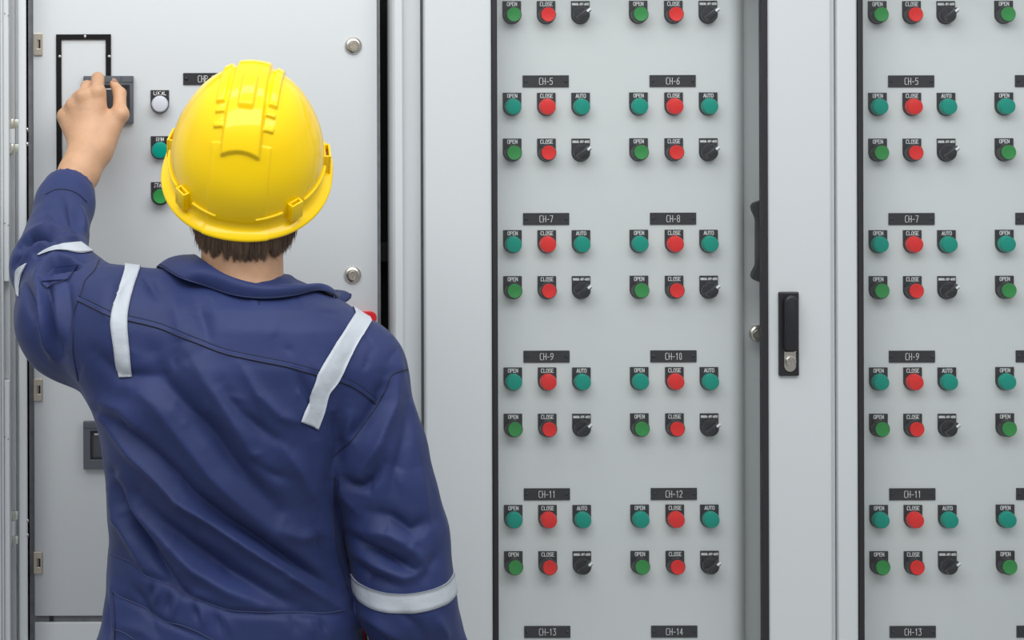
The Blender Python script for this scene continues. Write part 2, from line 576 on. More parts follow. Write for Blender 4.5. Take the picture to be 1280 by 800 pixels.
def fill_glazed(cab, dx, cols, plates, side, xr):
    base = [(639.6, 'OPEN'), (682.4, 'CLOSE'), (725.2, None), (797.5, 'OPEN'), (841.4, 'CLOSE'), (884.6, None)]
    for i, top in enumerate(ROWS_A):
        n = 5 + 2 * i
        d = (top - 1.4) * 0.0029
        for k in range(cols):
            x, t = base[k]
            ch = n + (k >= 3)
            w = f'under CH-{ch}' if k < 3 or side == 'm' else f'at right edge beside the CH-{n} group'
            t = t or 'AUTO'
            control(cab, 'red_lens' if t == 'CLOSE' else 'teal_lens', t, x + d + dx, top - (0.5 if k >= 3 else 0), w)
    for i, top in enumerate(ROWS_B):
        n = 3 + 2 * i
        d = (top - 1.4) * 0.0029
        for k in range(cols):
            x, t = base[k]
            ch = n + (k >= 3)
            if i == 0:
                w = f'in the top row above CH-{ch + 2}' if k < 3 or side == 'm' else 'at the top right corner'
            else:
                w = f'in the lower row under CH-{ch}' if k < 3 or side == 'm' else f'at right edge, lower row beside the CH-{n} group'
            if t is None:
                control(cab, 'selector', 'MANUAL-OFF-AUTO', x + d + dx, top - (0.5 if k >= 3 else 0), w)
            else:
                control(cab, 'red_cap' if t == 'CLOSE' else 'green_cap', t, x + d + dx, top - (0.5 if k >= 3 else 0), w)
    for i in range(5):
        py = 101.6 + 172.0 * i
        d = (py - 100) * 0.0029
        name_plate(cab, f'CH-{5 + 2 * i}', 682 + d + dx, py)
        if xr:
            name_plate(cab, f'CH-{6 + 2 * i}', 840.6 + d + dx, py - 0.4,
                       label=None if side == 'm' else f'black name plate cut by the right edge, beside CH-{5 + 2 * i}')


mid = glazed_cabinet(0, 'm', 'pale grey control cabinet in the middle with glazed door and black swing handle', 1040.5, False)
fill_glazed(mid, 0, 6, 2, 'm', True)


def right_cabinet():
    y = YF
    left, right = X(1046.5, y), X(1500, y)
    cab = empty('control_cabinet', Vector(((left + right) / 2, 0.25, 0)),
                'pale grey control cabinet at the right edge, its glazed door cut off by the picture', 'cabinet')
    bm = bmesh.new()
    box(bm, left + 0.004, left + 0.024, 0.0, 0.55, ZB, ZT)
    box(bm, right - 0.024, right - 0.001, 0.0, 0.55, ZB, ZT)
    box(bm, left + 0.004, right - 0.001, 0.53, 0.55, ZB, ZT)
    box(bm, left + 0.004, right - 0.001, 0.0, 0.55, ZT, ZT + 0.03)
    link('carcass', mesh('carcass', bm, 'paint', bevel=0.002), cab)
    bm = bmesh.new()
    box(bm, left + 0.01, right - 0.01, 0.0, 0.53, 0, ZB)
    link('plinth', mesh('plinth', bm, 'frame_grey'), cab)
    wl, wr = X(1072.6, y), X(1417, y)
    wt, wb = Zp(GAS_T, y), Zp(GAS_B, y)
    bm = bmesh.new()
    frame_slab(bm, left + 0.001, right - 0.001, ZB + 0.01, ZT, wl, wr, wb, wt, y, y + 0.022)
    link('outer_door', mesh('outer_door', bm, 'paint', bevel=0.003), cab)
    bm = bmesh.new()
    t = 0.002
    frame_slab(bm, wl - t, wr + t, wb - t, wt + t, wl, wr, wb, wt, y + 0.0225, y + 0.04)
    link('window_return', mesh('window_return', bm, 'paint'), cab)
    gl_ = S(6.7, y)
    bm = bmesh.new()
    frame_slab(bm, wl + 0.0003, wr - 0.0003, wb, wt, wl + gl_, wr - gl_, wb + gl_, wt - gl_, y - 0.003, y + 0.012)
    link('window_gasket', mesh('window_gasket', bm, 'rubber', bevel=0.0014), cab, label='black rubber gasket')
    bm = bmesh.new()
    box(bm, wl + 0.003, wr - 0.003, y + 0.004, y + 0.008, wb + 0.003, wt - 0.003)
    link('window_pane', mesh('window_pane', bm, 'glass'), cab, label='clear window pane')
    bm = bmesh.new()
    box(bm, X(1054), X(1391), 0.0, 0.03, Zp(GAS_B + 30), Zp(GAS_T - 30))
    link('control_panel', mesh('control_panel', bm, 'panel_paint', bevel=0.006, seg=4, smooth=40), cab)
    return cab


rgt = right_cabinet()
fill_glazed(rgt, 456.6, 4, 2, 'r', True)

# swing handle of the middle cabinet
p = P(985, 417, YF)
hw, hh = S(12.6, YF), S(52.5, YF)
bm = bmesh.new()
box(bm, p.x - hw, p.x + hw, YF - 0.006, YF, p.z - hh, p.z + hh)
hd = link('swing_handle', mesh('swing_handle', bm, 'black_plastic', bevel=0.002), mid, (0, 0, 0), 'black swing handle')
lx, lt, lb = S(8, YF), P(985, 368.5, YF).z, P(985, 437, YF).z
bm = bmesh.new()
cxh = P(985.5, 400, YF).x
pts = [(cxh - lx, lb), (cxh + lx, lb)] + [(cxh + lx * math.cos(a), lt - lx + lx * math.sin(a)) for a in [math.pi * i / 14 for i in range(15)]]
prism(bm, pts, YF - 0.019, YF - 0.0055)
link('lever', mesh('lever', bm, 'black_plastic', bevel=0.003, seg=3, smooth=45), hd)
bm = bmesh.new()
w2, t2, b2 = S(7.4, YF), P(985, 438.5, YF).z, P(985, 464, YF).z
pts = [(cxh - w2, t2), (cxh - w2, b2 + w2)] + [(cxh + w2 * math.cos(a), b2 + w2 + w2 * math.sin(a)) for a in [math.pi + math.pi * i / 14 for i in range(15)]] + [(cxh + w2, t2)]
prism(bm, pts, YF - 0.0085, YF - 0.0055)
link('lock_plate', mesh('lock_plate', bm, 'nickel', bevel=0.0008), hd, label='chrome lock plate')
bm = bmesh.new()
cz = P(985, 450.5, YF).z
lathe(bm, [(0.0078, 0.0), (0.0078, 0.006), (0.0070, 0.0066), (0.0045, 0.0066), (0.004, 0.0058), (0.0005, 0.0058)], 28, c=(cxh, YF - 0.0075, cz))
box(bm, cxh - 0.0008, cxh + 0.0008, YF - 0.015, YF - 0.013, cz - 0.0035, cz + 0.0035)
link('lock_cylinder', mesh('lock_cylinder', bm, 'nickel', smooth=35), hd)

# latch rocker and lock behind the right gasket of the middle window
y = -0.018
pts = [(953, 250), (947, 252), (942.5, 254), (940, 258), (941, 263), (945, 272), (948, 285), (949.5, 302), (948.5, 320), (945, 333), (941, 341), (940, 346), (943, 350), (948, 352), (953, 354), (962, 354), (962, 250)]
bm = bmesh.new()
prism(bm, [(P(a, b, y).x, P(a, b, y).z) for a, b in pts], y, y + 0.012)
prism(bm, [(P(a, b, y).x, P(a, b, y).z) for a, b in [(954, 262), (962, 262), (962, 342), (954, 342)]], y + 0.012, 0.029)
link('latch_bracket', mesh('latch_bracket', bm, 'black_plastic', bevel=0.001), mid, label='black curved latch bracket')
lock(mid, 946.5, 417, 0.0115, 'round nickel lock half behind the gasket')

# ------------------------------------------------ open cabinet on the left
left, right = X(22.5, YF), X(527, YF)
lab = empty('control_cabinet', Vector(((left + right) / 2, 0.25, 0)),
            'pale grey cabinet behind the man, outer door open, with black frame, meters and lamps', 'cabinet')
bm = bmesh.new()
box(bm, left - 0.03, left - 0.008, 0.0, 0.55, ZB, ZT)
box(bm, right - 0.012, right - 0.005, 0.03, 0.55, ZB, ZT)
box(bm, left - 0.03, right - 0.005, 0.53, 0.55, ZB, ZT)
box(bm, left - 0.03, right - 0.005, -0.02, 0.55, ZT, ZT + 0.03)
link('carcass', mesh('carcass', bm, 'paint', bevel=0.002), lab)
bm = bmesh.new()
box(bm, left - 0.02, right - 0.02, 0.0, 0.53, 0, ZB)
link('plinth', mesh('plinth', bm, 'frame_grey'), lab)
bm = bmesh.new()                 # black sheet: shade of the inside put into its colour, behind the gaps
box(bm, X(33), X(505), 0.10, 0.104, ZB + 0.02, ZT - 0.02)
link('shade_sheet', mesh('shade_sheet', bm, 'interior'), lab, label='black sheet painted as the shade inside')
bm = bmesh.new()                 # a crossbar glimpsed in the dark gap
box(bm, X(470, 0.06), X(505, 0.06), 0.06, 0.075, Zp(328, 0.06), Zp(304, 0.06))
link('cross_rail', mesh('cross_rail', bm, 'rubber', bevel=0.001), lab, label='dark cross rail inside the gap')
# frame posts
bm = bmesh.new()
box(bm, X(23, -0.05), X(33.6, -0.05), -0.05, -0.043, ZB, ZT)
link('frame_post', mesh('frame_post', bm, 'paint', bevel=0.003, seg=3, smooth=40), lab)
bm = bmesh.new()
box(bm, X(11, 0.02), X(24.5, 0.02), 0.02, 0.03, ZB, ZT)
link('hinge_channel', mesh('hinge_channel', bm, 'paint', bevel=0.001), lab)
bm = bmesh.new()
x0, x1, x2, x3 = X(492.2, -0.05), X(505, -0.05), X(505, -0.032), X(526.5, -0.032)
pts = [(x0, 0.03), (x0, -0.044), (x0 + 0.003, -0.05), (x1 - 0.002, -0.05), (x1, -0.047), (x1 + 0.0015, -0.034), (x1 + 0.004, -0.032), (x3, -0.032), (x3, 0.03)]
a = [bm.verts.new((u, v, ZB)) for u, v in pts]
b = [bm.verts.new((u, v, ZT)) for u, v in pts]
bm.faces.new(a); bm.faces.new(b[::-1])
for i in range(len(pts)):
    j = (i + 1) % len(pts)
    bm.faces.new((a[i], a[j], b[j], b[i]))
link('frame_post', mesh('frame_post', bm, 'paint', bevel=0.0006), lab)
bm = bmesh.new()
box(bm, X(526.2, -0.02), X(531.5, -0.02), -0.02, -0.002, ZB, ZT)
link('joint_strip', mesh('joint_strip', bm, 'steel_edge'), lab)
# open outer door, folded back to the left
bm = bmesh.new()
xd = X(11.6, -0.075)
xs, z1, z2 = X(3, -0.075), Zp(351, -0.075), Zp(475, -0.075)
box(bm, xd - 0.50, X(1.2, -0.075), -0.085, -0.03, ZB + 0.01, ZT)
box(bm, X(1.2, -0.075), X(4.6, -0.075), -0.080, -0.03, ZB + 0.01, ZT)
box(bm, X(4.6, -0.075), xd, -0.075, -0.03, z1, ZT)
box(bm, X(4.6, -0.075), xd, -0.075, -0.03, ZB + 0.01, z2)
box(bm, X(4.6, -0.075), xd, -0.058, -0.03, z2, z1)
for hy in (18, 278, 546):
    for hx in (6, 10.5):
        pass
link('outer_door', mesh('outer_door', bm, 'paint', bevel=0.0012), lab)
bm = bmesh.new()
for hy in (17, 279, 546):
    for hx in (6, 10.3):
        q = P(hx, hy + (hx - 6) * 0.6, -0.075)
        lathe(bm, [(0.0011, 0.0), (0.0011, 0.0006)], 10, c=tuple(q))
link('rivet', mesh('rivet', bm, 'frame_grey'), lab, label='small dark rivets on the open door edge')
# hinges of the outer door
for py in (170, 659):
    q = P(17.5, py, -0.045)
    bm = bmesh.new()
    for s in (-1, 1):
        zc = q.z - s * S(15.5, -0.045)
        h = S(5.8, -0.045)
        lathe(bm, [(0.0052, -h), (0.0052, h)], 20, 'z', (q.x - 0.003, -0.05, zc))
        prism(bm, [(q.x + 0.001, zc - h * 0.9), (q.x + 0.007, zc - h * 0.9), (q.x + 0.007, zc + h * 0.9), (q.x + 0.001, zc + h * 0.9)], -0.049, -0.046)
    lathe(bm, [(0.0022, -S(24, -0.045)), (0.0022, S(20, -0.045))], 14, 'z', (q.x - 0.003, -0.05, q.z))
    ho = link('hinge', mesh('hinge', bm, 'zinc', bevel=0.0004, smooth=35), lab, label='upper zinc hinge at the left edge' if py < 400 else 'lower zinc hinge at the left edge')
    bm = bmesh.new()
    lathe(bm, [(0.0050, -S(9.3, -0.045)), (0.0050, S(9.3, -0.045))], 20, 'z', (q.x - 0.003, -0.05, q.z))
    link('knuckle', mesh('knuckle', bm, 'paint', smooth=35), ho)
    for dy in (-8, 10):
        r = P(33.6, py + dy, -0.0465)
        bm = bmesh.new()
        lathe(bm, [(0.0034, 0.0), (0.0033, 0.0012), (0.0024, 0.0024), (0.0005, 0.0029)], 18, 'x', tuple(r))
        link('hinge_screw', mesh('hinge_screw', bm, 'nickel', smooth=60), ho)
for py in (166, 186):
    r = P(492.2, py, -0.03)
    bm = bmesh.new()
    lathe(bm, [(0.0065, 0.0005), (0.0062, -0.0009), (0.0042, -0.0025), (0.0005, -0.003)], 18, 'x', tuple(r))
    link('frame_bolt', mesh('frame_bolt', bm, 'nickel', smooth=60), lab, label='upper round bolt in the dark gap' if py < 170 else 'lower round bolt in the dark gap')
# inner frame and doors
bm = bmesh.new()
xl, xr = X(36.2, 0.004), X(476, 0.004)
box(bm, xl, X(46, 0.004), 0.004, 0.03, ZB + 0.02, ZT - 0.01)
box(bm, X(470, 0.004), xr, 0.004, 0.03, ZB + 0.02, ZT - 0.01)
box(bm, X(46, 0.004), X(470, 0.004), 0.006, 0.03, Zp(421), Zp(408))
box(bm, X(46, 0.004), X(470, 0.004), 0.006, 0.03, Zp(781), Zp(766))
link('inner_frame', mesh('inner_frame', bm, 'frame_grey', bevel=0.0006), lab, label='dark grey inner frame')
ID = []
for i, (t, b_, lb_) in enumerate(((-90, 411.5, 'upper inner door'), (418, 769.5, 'middle inner door'), (777.3, 1335, 'lower inner door'))):
    bm = bmesh.new()
    box(bm, X(42.2), X(472.4), 0.0, 0.0045 if i == 0 else 0.0055, Zp(b_), Zp(t))
    d = link('inner_door', mesh('inner_door', bm, 'paint', bevel=0.0016, seg=3, smooth=40), lab)
    ID.append(d)
bm = bmesh.new()
q = P(64, 773.5, 0.0)
box(bm, q.x - 0.003, q.x + 0.003, 0.002, 0.008, q.z - 0.004, q.z + 0.004)
link('spacer', mesh('spacer', bm, 'rubber'), lab, label='small black spacer in the door joint')
# nickel door hinges of the inner doors
for k, py in enumerate((55.5, 487, 703)):
    q = P(47.6, py, 0)
    w, h = S(5.6), S(13.8)
    bm = bmesh.new()
    frame_slab(bm, q.x - w, q.x + w, q.z - h, q.z + h, q.x - w * 0.15, q.x + w * 0.5, q.z - h * 0.38, q.z + h * 0.38, -0.004, 0.001)
    o = link('inner_hinge', mesh('inner_hinge', bm, 'brass', bevel=0.0008), lab,
             label=('nickel hinge at the top left', 'nickel hinge below the raised elbow', 'nickel hinge lowest on the left')[k])
    bm = bmesh.new()
    box(bm, q.x - w * 0.14, q.x + w * 0.49, -0.0002, 0.001, q.z - h * 0.37, q.z + h * 0.37)
    link('slot', mesh('slot', bm, 'rubber'), o)
    bm = bmesh.new()
    lathe(bm, [(0.0018, -h * 0.36), (0.0018, h * 0.36)], 12, 'z', (q.x - w * 0.02, -0.001, q.z))
    link('hinge_pin', mesh('hinge_pin', bm, 'nickel', smooth=40), o)
# black frame around the cover
xa, xb = X(71.2), X(139.8)
za, zb = Zp(43.0, 0, 100), Zp(262, 0, 100)
t = S(6.6)
bm = bmesh.new()
zm = Zp(118, 0, 100)
prism(bm, [(xa, zb), (xa, za), (xb, za), (xb, zm), (xb - t, zm), (xb - t, za - t), (xa + t, za - t), (xa + t, zb)], -0.0035, 0.0)
tf = link('trim_frame', mesh('trim_frame', bm, 'matte_black', bevel=0.0005, seg=1), lab, label='black rectangular frame behind the raised hand')
for a_, b_ in ((106.4, 45.6), (74.6, 70.6), (136.6, 70.6)):
    q = P(a_, b_, -0.0015)
    bm = bmesh.new()
    lathe(bm, [(0.0026, 0.002), (0.0026, 0.0028), (0.0017, 0.0042), (0.0003, 0.0045)], 14)
    link('screw', mesh('screw', bm, 'nickel', smooth=60), tf, q)


def meter(x0, x1, y0, y1, label, vals=False):
    a, b = P(x0, y0, -0.010), P(x1, y1, -0.010)
    bm = bmesh.new()
    w, h = b.x - a.x, a.z - b.z
    hx0, hx1 = a.x + w * 0.14, b.x - w * 0.08
    hz0, hz1 = b.z + h * 0.20, a.z - h * 0.20
    frame_slab(bm, a.x, b.x, b.z, a.z, hx0, hx1, hz0, hz1, -0.010, 0.0)
    o = link('panel_meter', mesh('panel_meter', bm, 'meter_grey', bevel=0.0007, seg=1), lab, label=label)
    bm = bmesh.new()
    frame_slab(bm, hx0, hx1, hz0, hz1, hx0 + 0.003, hx1 - 0.003, hz0 + 0.003, hz1 - 0.003, -0.0085, -0.001)
    link('screen_bezel', mesh('screen_bezel', bm, 'rubber'), o)
    bm = bmesh.new()
    box(bm, hx0 + 0.0029, hx1 - 0.0029, -0.005, -0.001, hz0 + 0.0029, hz1 - 0.0029)
    link('screen', mesh('screen', bm, 'screen'), o, label='dark grey screen')
    bm = bmesh.new()                # clear strip above the screen
    box(bm, a.x + w * 0.02, a.x + w * 0.745, -0.0112, -0.0099, a.z - h * 0.135, a.z - h * 0.02)
    box(bm, a.x + w * 0.765, b.x - w * 0.02, -0.0112, -0.0099, a.z - h * 0.135, a.z - h * 0.02)
    link('header_strip', mesh('header_strip', bm, 'meter_grey', bevel=0.0004, seg=1), o)
    bm = bmesh.new()
    box(bm, hx0 + w * 0.08, hx1 - w * 0.2, -0.0062, -0.0049, hz1 - h * 0.09, hz1 - h * 0.055)
    link('display_bar', mesh('display_bar', bm, 'lettering'), o, label='pale bar at the top of the screen')
    return o


meter(104.3, 167, 95.0, 154, 'grey panel meter under the raised hand')
meter(104.0, 166.5, 527, 586.5, 'grey panel meter half hidden by the torso')
control(lab, 'white_lens', 'LOCAL', 199.8, 112.7, 'beside the meter, topmost of three')
control(lab, 'teal_lens', 'RUN', 200.0, 170.2, 'left of the hard hat, second of three')
control(lab, 'green_cap', 'START', 200.3, 227.6, 'left of the hard hat, lowest of three')
name_plate(lab, 'CHP-2', 257.8, 98.6, label='black name plate reading CHP, cut by the hard hat')
lock(lab, 441.6, 57.2, 0.0, 'upper round nickel lock beside the dark gap')
lock(lab, 440.8, 343.6, 0.0, 'lower round nickel lock above the right shoulder')
q0, q1 = P(395, 389, 0), P(470.5, 404.5, 0)  # red tag fixed flat on the inner door
bm = bmesh.new()
r = (q0.z - q1.z) / 2
zc = (q0.z + q1.z) / 2
pts = [(q1.x - r + r * math.cos(a), zc + r * math.sin(a)) for a in [-math.pi / 2 + math.pi * i / 12 for i in range(13)]]
pts += [(q0.x + r + r * math.cos(a), zc + r * math.sin(a)) for a in [math.pi / 2 + math.pi * i / 12 for i in range(13)]]
prism(bm, pts, -0.006, 0.0)
link('red_tag', mesh('red_tag', bm, 'red_label', bevel=0.001), lab, label='red rounded tag behind the right shoulder')


# ================================================================ the man
# surfaces grown from smoothly blended solids on a (non-uniform) lattice
def axis(segs):
    """segs: [(from, to, step), ...] -> lattice coordinates"""
    out = []
    for a, b, s in segs:
        n = max(1, int(round((b - a) / s)))
        out.append(np.linspace(a, b, n, endpoint=False))
    out.append([segs[-1][1]])
    return np.concatenate(out).astype(np.float32)


class Field:
    def __init__(self, xs, ys, zs):
        self.xs, self.ys, self.zs = xs, ys, zs
        self.F = np.full((len(xs), len(ys), len(zs)), 0.2, np.float32)

    def block(self, lo, hi):
        sl = []
        for a, l, h in zip((self.xs, self.ys, self.zs), lo, hi):
            i0 = max(0, int(np.searchsorted(a, l)) - 1)
            i1 = min(len(a), int(np.searchsorted(a, h)) + 1)
            sl.append(slice(i0, i1))
        return tuple(sl)

    def grid(self, sl):
        return (self.xs[sl[0]][:, None, None], self.ys[sl[1]][None, :, None], self.zs[sl[2]][None, None, :])

    def add(self, d, sl, k, cut=False):
        A = self.F[sl]
        if cut:
            self.F[sl] = np.maximum(A, -d)
        elif k <= 0:
            self.F[sl] = np.minimum(A, d)
        else:
            h = np.maximum(k - np.abs(A - d), 0) / k
            self.F[sl] = np.minimum(A, d) - h * h * k * 0.25

    def cone(self, a, b, ra, rb, k=0.02, cut=False, flat=None):
        a, b = np.array(a, np.float32), np.array(b, np.float32)
        m = max(ra, rb) + 0.06
        sl = self.block(np.minimum(a, b) - m, np.maximum(a, b) + m)
        gx, gy, gz = self.grid(sl)
        ba = b - a
        L = float(ba @ ba) or 1e-9
        px, py, pz = gx - a[0], gy - a[1], gz - a[2]
        t = np.clip((px * ba[0] + py * ba[1] + pz * ba[2]) / L, 0, 1)
        d = np.sqrt((px - t * ba[0]) ** 2 + (py - t * ba[1]) ** 2 + (pz - t * ba[2]) ** 2) - (ra + (rb - ra) * t)
        self.add(d, sl, k, cut)

    def ell(self, c, r, k=0.02, R=None, cut=False):
        m = max(r) + 0.06
        sl = self.block([v - m for v in c], [v + m for v in c])
        gx, gy, gz = self.grid(sl)
        x, y, z = gx - c[0], gy - c[1], gz - c[2]
        if R is not None:
            R = np.array(R)
            x, y, z = (R[0][0] * x + R[1][0] * y + R[2][0] * z, R[0][1] * x + R[1][1] * y + R[2][1] * z, R[0][2] * x + R[1][2] * y + R[2][2] * z)
        k0 = np.sqrt((x / r[0]) ** 2 + (y / r[1]) ** 2 + (z / r[2]) ** 2)
        k1 = np.sqrt((x / r[0] ** 2) ** 2 + (y / r[1] ** 2) ** 2 + (z / r[2] ** 2) ** 2) + 1e-6
        self.add(k0 * (k0 - 1) / k1, sl, k, cut)

    def trunk(self, tab, off=0.0, k=0.02, yaw=0.0, ex=2.5, z0=None, z1=None):
        """stacked oval sections: rows of (z, xc, half width, yc, half depth)"""
        t = np.array(sorted(tab), np.float32)
        zl, zh = (t[0, 0] if z0 is None else z0), (t[-1, 0] if z1 is None else z1)
        sl = self.block([-9, -9, zl - 0.05], [9, 9, zh + 0.05])
        gx, gy, gz = self.grid(sl)
        z = np.clip(gz, zl, zh)
        xc, a, yc, b = (np.interp(z, t[:, 0], t[:, i]).astype(np.float32) for i in (1, 2, 3, 4))
        a, b = a - off, b - off
        x, y = gx - xc, gy - yc
        c, s = math.cos(yaw), math.sin(yaw)
        x, y = c * x + s * y, -s * x + c * y
        q = (np.abs(x / a) ** ex + np.abs(y / b) ** ex) ** (1 / ex)
        d = (q - 1) * np.minimum(a, b)
        d = np.maximum(d, np.maximum(zl - gz, gz - zh))
        self.add(d.astype(np.float32), sl, k)

    def surface(self, smooth=3):
        F, xs, ys, zs = self.F, self.xs, self.ys, self.zs
        I = F < 0
        nx, ny, nz = F.shape
        c = np.zeros((nx - 1, ny - 1, nz - 1), np.int8)
        for i in (0, 1):
            for j in (0, 1):
                for k in (0, 1):
                    c += I[i:nx - 1 + i, j:ny - 1 + j, k:nz - 1 + k]
        act = (c > 0) & (c < 8)
        ids = np.full(act.shape, -1, np.int64)
        cells = np.argwhere(act)
        ids[act] = np.arange(len(cells))
        acc = np.zeros((len(cells), 3))
        cnt = np.zeros(len(cells))
        ci, cj, ck = cells.T
        co = [(i, j, k) for i in (0, 1) for j in (0, 1) for k in (0, 1)]
        for p in co:
            for ax in range(3):
                if p[ax]: continue
                q = list(p); q[ax] = 1
                f0, f1 = F[ci + p[0], cj + p[1], ck + p[2]], F[ci + q[0], cj + q[1], ck + q[2]]
                m = (f0 < 0) != (f1 < 0)
                t = (f0[m] / (f0[m] - f1[m]))
                P0 = np.stack([xs[ci[m] + p[0]], ys[cj[m] + p[1]], zs[ck[m] + p[2]]], 1)
                P1 = np.stack([xs[ci[m] + q[0]], ys[cj[m] + q[1]], zs[ck[m] + q[2]]], 1)
                acc[m] += P0 + (P1 - P0) * t[:, None]
                cnt[m] += 1
        V = acc / cnt[:, None]
        quads = []
        for ax in range(3):
            u, v = [(1, 2), (2, 0), (0, 1)][ax]
            s0, s1 = [slice(None)] * 3, [slice(None)] * 3
            s0[ax], s1[ax] = slice(0, -1), slice(1, None)
            A, B = I[tuple(s0)], I[tuple(s1)]
            e = np.argwhere(A != B)
            ok = (e[:, u] > 0) & (e[:, v] > 0) & (e[:, u] < F.shape[u] - 1) & (e[:, v] < F.shape[v] - 1)
            e = e[ok]
            flip = A[tuple(e.T)]
            def cid(du, dv):
                w = e.copy(); w[:, u] -= du; w[:, v] -= dv
                return ids[tuple(w.T)]
            Q = np.stack([cid(1, 1), cid(0, 1), cid(0, 0), cid(1, 0)], 1)
            Q[~flip] = Q[~flip][:, ::-1]
            quads.append(Q)
        Q = np.concatenate(quads)
        for _ in range(smooth):
            V = relax(V, Q, 0.5)
        return V, Q


def relax(V, Q, w):
    S_, n = np.zeros_like(V), np.zeros(len(V))
    for i in range(4):
        a, b = Q[:, i], Q[:, (i + 1) % 4]
        for c in range(3):
            S_[:, c] += np.bincount(a, V[b, c], len(V)) + np.bincount(b, V[a, c], len(V))
        n += np.bincount(a, minlength=len(V)) + np.bincount(b, minlength=len(V))
    return V * (1 - w) + S_ / n[:, None] * w


def normals(V, Q):
    fn = np.cross(V[Q[:, 2]] - V[Q[:, 0]], V[Q[:, 3]] - V[Q[:, 1]])
    N = np.zeros_like(V)
    for i in range(4):
        for c in range(3):
            N[:, c] += np.bincount(Q[:, i], fn[:, c], len(V))
    return N / (np.linalg.norm(N, axis=1)[:, None] + 1e-12)


def np_mesh(name, V, Q, m):
    me = bpy.data.meshes.new(name)
    me.from_pydata(V.tolist(), [], Q.tolist())
    me.polygons.foreach_set('use_smooth', [True] * len(Q))
    me.materials.append(M[m])
    me.update()
    return me


def project(V):
    """picture coordinates of points: used to find where on the cloth a fold lies"""
    k = F / (V[:, 1] + D)
    u, w = V[:, 0] * k, (Z0 - V[:, 2]) * k
    return CX + CR * u + SR * w, CY - SR * u + CR * w


YB = -0.45
KB = (D + YB) / F


def zb(py): return Z0 - (py - CY) * KB
def xb(px): return (px - CX) * KB


YAW = math.radians(-9)
TRUNK = [(zb(py), xb(xc), a * KB, yc, b) for py, xc, a, yc, b in [
    (350, 302, 58, -0.440, 0.056), (362, 301, 88, -0.445, 0.080), (380, 299, 122, -0.45, 0.098), (404, 296, 150, -0.45, 0.112), (450, 289, 165, -0.452, 0.124), (500, 279, 166, -0.452, 0.128),
    (560, 279, 153, -0.448, 0.126), (620, 279, 146, -0.443, 0.122), (680, 284, 148, -0.438, 0.120),
    (740, 288, 157, -0.435, 0.124), (768, 289, 162, -0.435, 0.127), (800, 284, 156, -0.435, 0.130), (870, 284, 160, -0.438, 0.134), (930, 286, 162, -0.44, 0.132)]]
HIPX = xb(295)
# joints
LEGS = [(HIPX - 0.092, -1), (HIPX + 0.092, 1)]

# ------------------------------------------------------------ coverall
Fd = Field(axis([(-0.26, 0.46, 0.0031)]), axis([(-0.66, -0.40, 0.0031), (-0.40, -0.06, 0.0036)]), axis([(0.06, 0.90, 0.014), (0.90, 1.66, 0.0031)]))
Fd.trunk(TRUNK, yaw=YAW)
Fd.cone(P(262, 382, -0.45), P(152, 405, -0.44), 0.050, 0.066, 0.04)
Fd.cone(P(338, 402, -0.45), P(447, 462, -0.47), 0.050, 0.062, 0.04)
# raised left arm
Fd.cone(P(165, 425, -0.45), P(96, 399, -0.38), 0.086, 0.083, 0.04)
Fd.cone(P(96, 399, -0.38), P(68, 338, -0.30), 0.079, 0.058, 0.025)
Fd.cone(P(61, 331, -0.28), P(80, 257, -0.172), 0.053, 0.0405, 0.025)
Fd.cone(P(80, 257, -0.172), P(95, 208, -0.108), 0.0405, 0.0335, 0.02)
# hanging right arm
Fd.cone(P(446, 468, -0.47), P(469, 560, -0.485), 0.062, 0.067, 0.022)
Fd.cone(P(469, 560, -0.485), P(498, 672, -0.495), 0.067, 0.0665, 0.007)
Fd.cone(P(498, 672, -0.495), P(509, 755, -0.50), 0.0665, 0.0655, 0.007)
Fd.cone(P(509, 755, -0.50), P(539, 818, -0.485), 0.0655, 0.050, 0.004)
Fd.cone(P(539, 818, -0.485), P(545, 910, -0.44), 0.050, 0.047, 0.004)
# trouser legs
for x, s in LEGS:
    Fd.cone((x, -0.44, 0.86), (x + s * 0.015, -0.425, 0.48), 0.112, 0.088, 0.05)
    Fd.cone((x + s * 0.015, -0.425, 0.48), (x + s * 0.02, -0.455, 0.10), 0.088, 0.074, 0.04)
# openings: cuffs, neck
w0, w1 = P(90, 243, -0.150), P(100, 206, -0.104)
Fd.cone(w0, w1, 0.0300, 0.0325, cut=True)
q0 = P(89, 233, -0.140)
sl = Fd.block([-0.2, -0.2, 1.5], [0.02, -0.02, 1.66])
gx, gy, gz = Fd.grid(sl)
ax_ = (Vector(P(97, 208, -0.108)) - Vector(P(81, 257, -0.172))).normalized()
dcut = (gx - q0.x) * ax_.x + (gy - q0.y) * ax_.y + (gz - q0.z) * ax_.z
Fd.F[sl] = np.maximum(Fd.F[sl], dcut)
Fd.cone(P(302, 335, -0.45), P(302, 300, -0.44), 0.052, 0.06, cut=True)
Fd.cone(P(543, 897, -0.447), P(548, 930, -0.44), 0.036, 0.04, cut=True)
V, Q = Fd.surface(4)

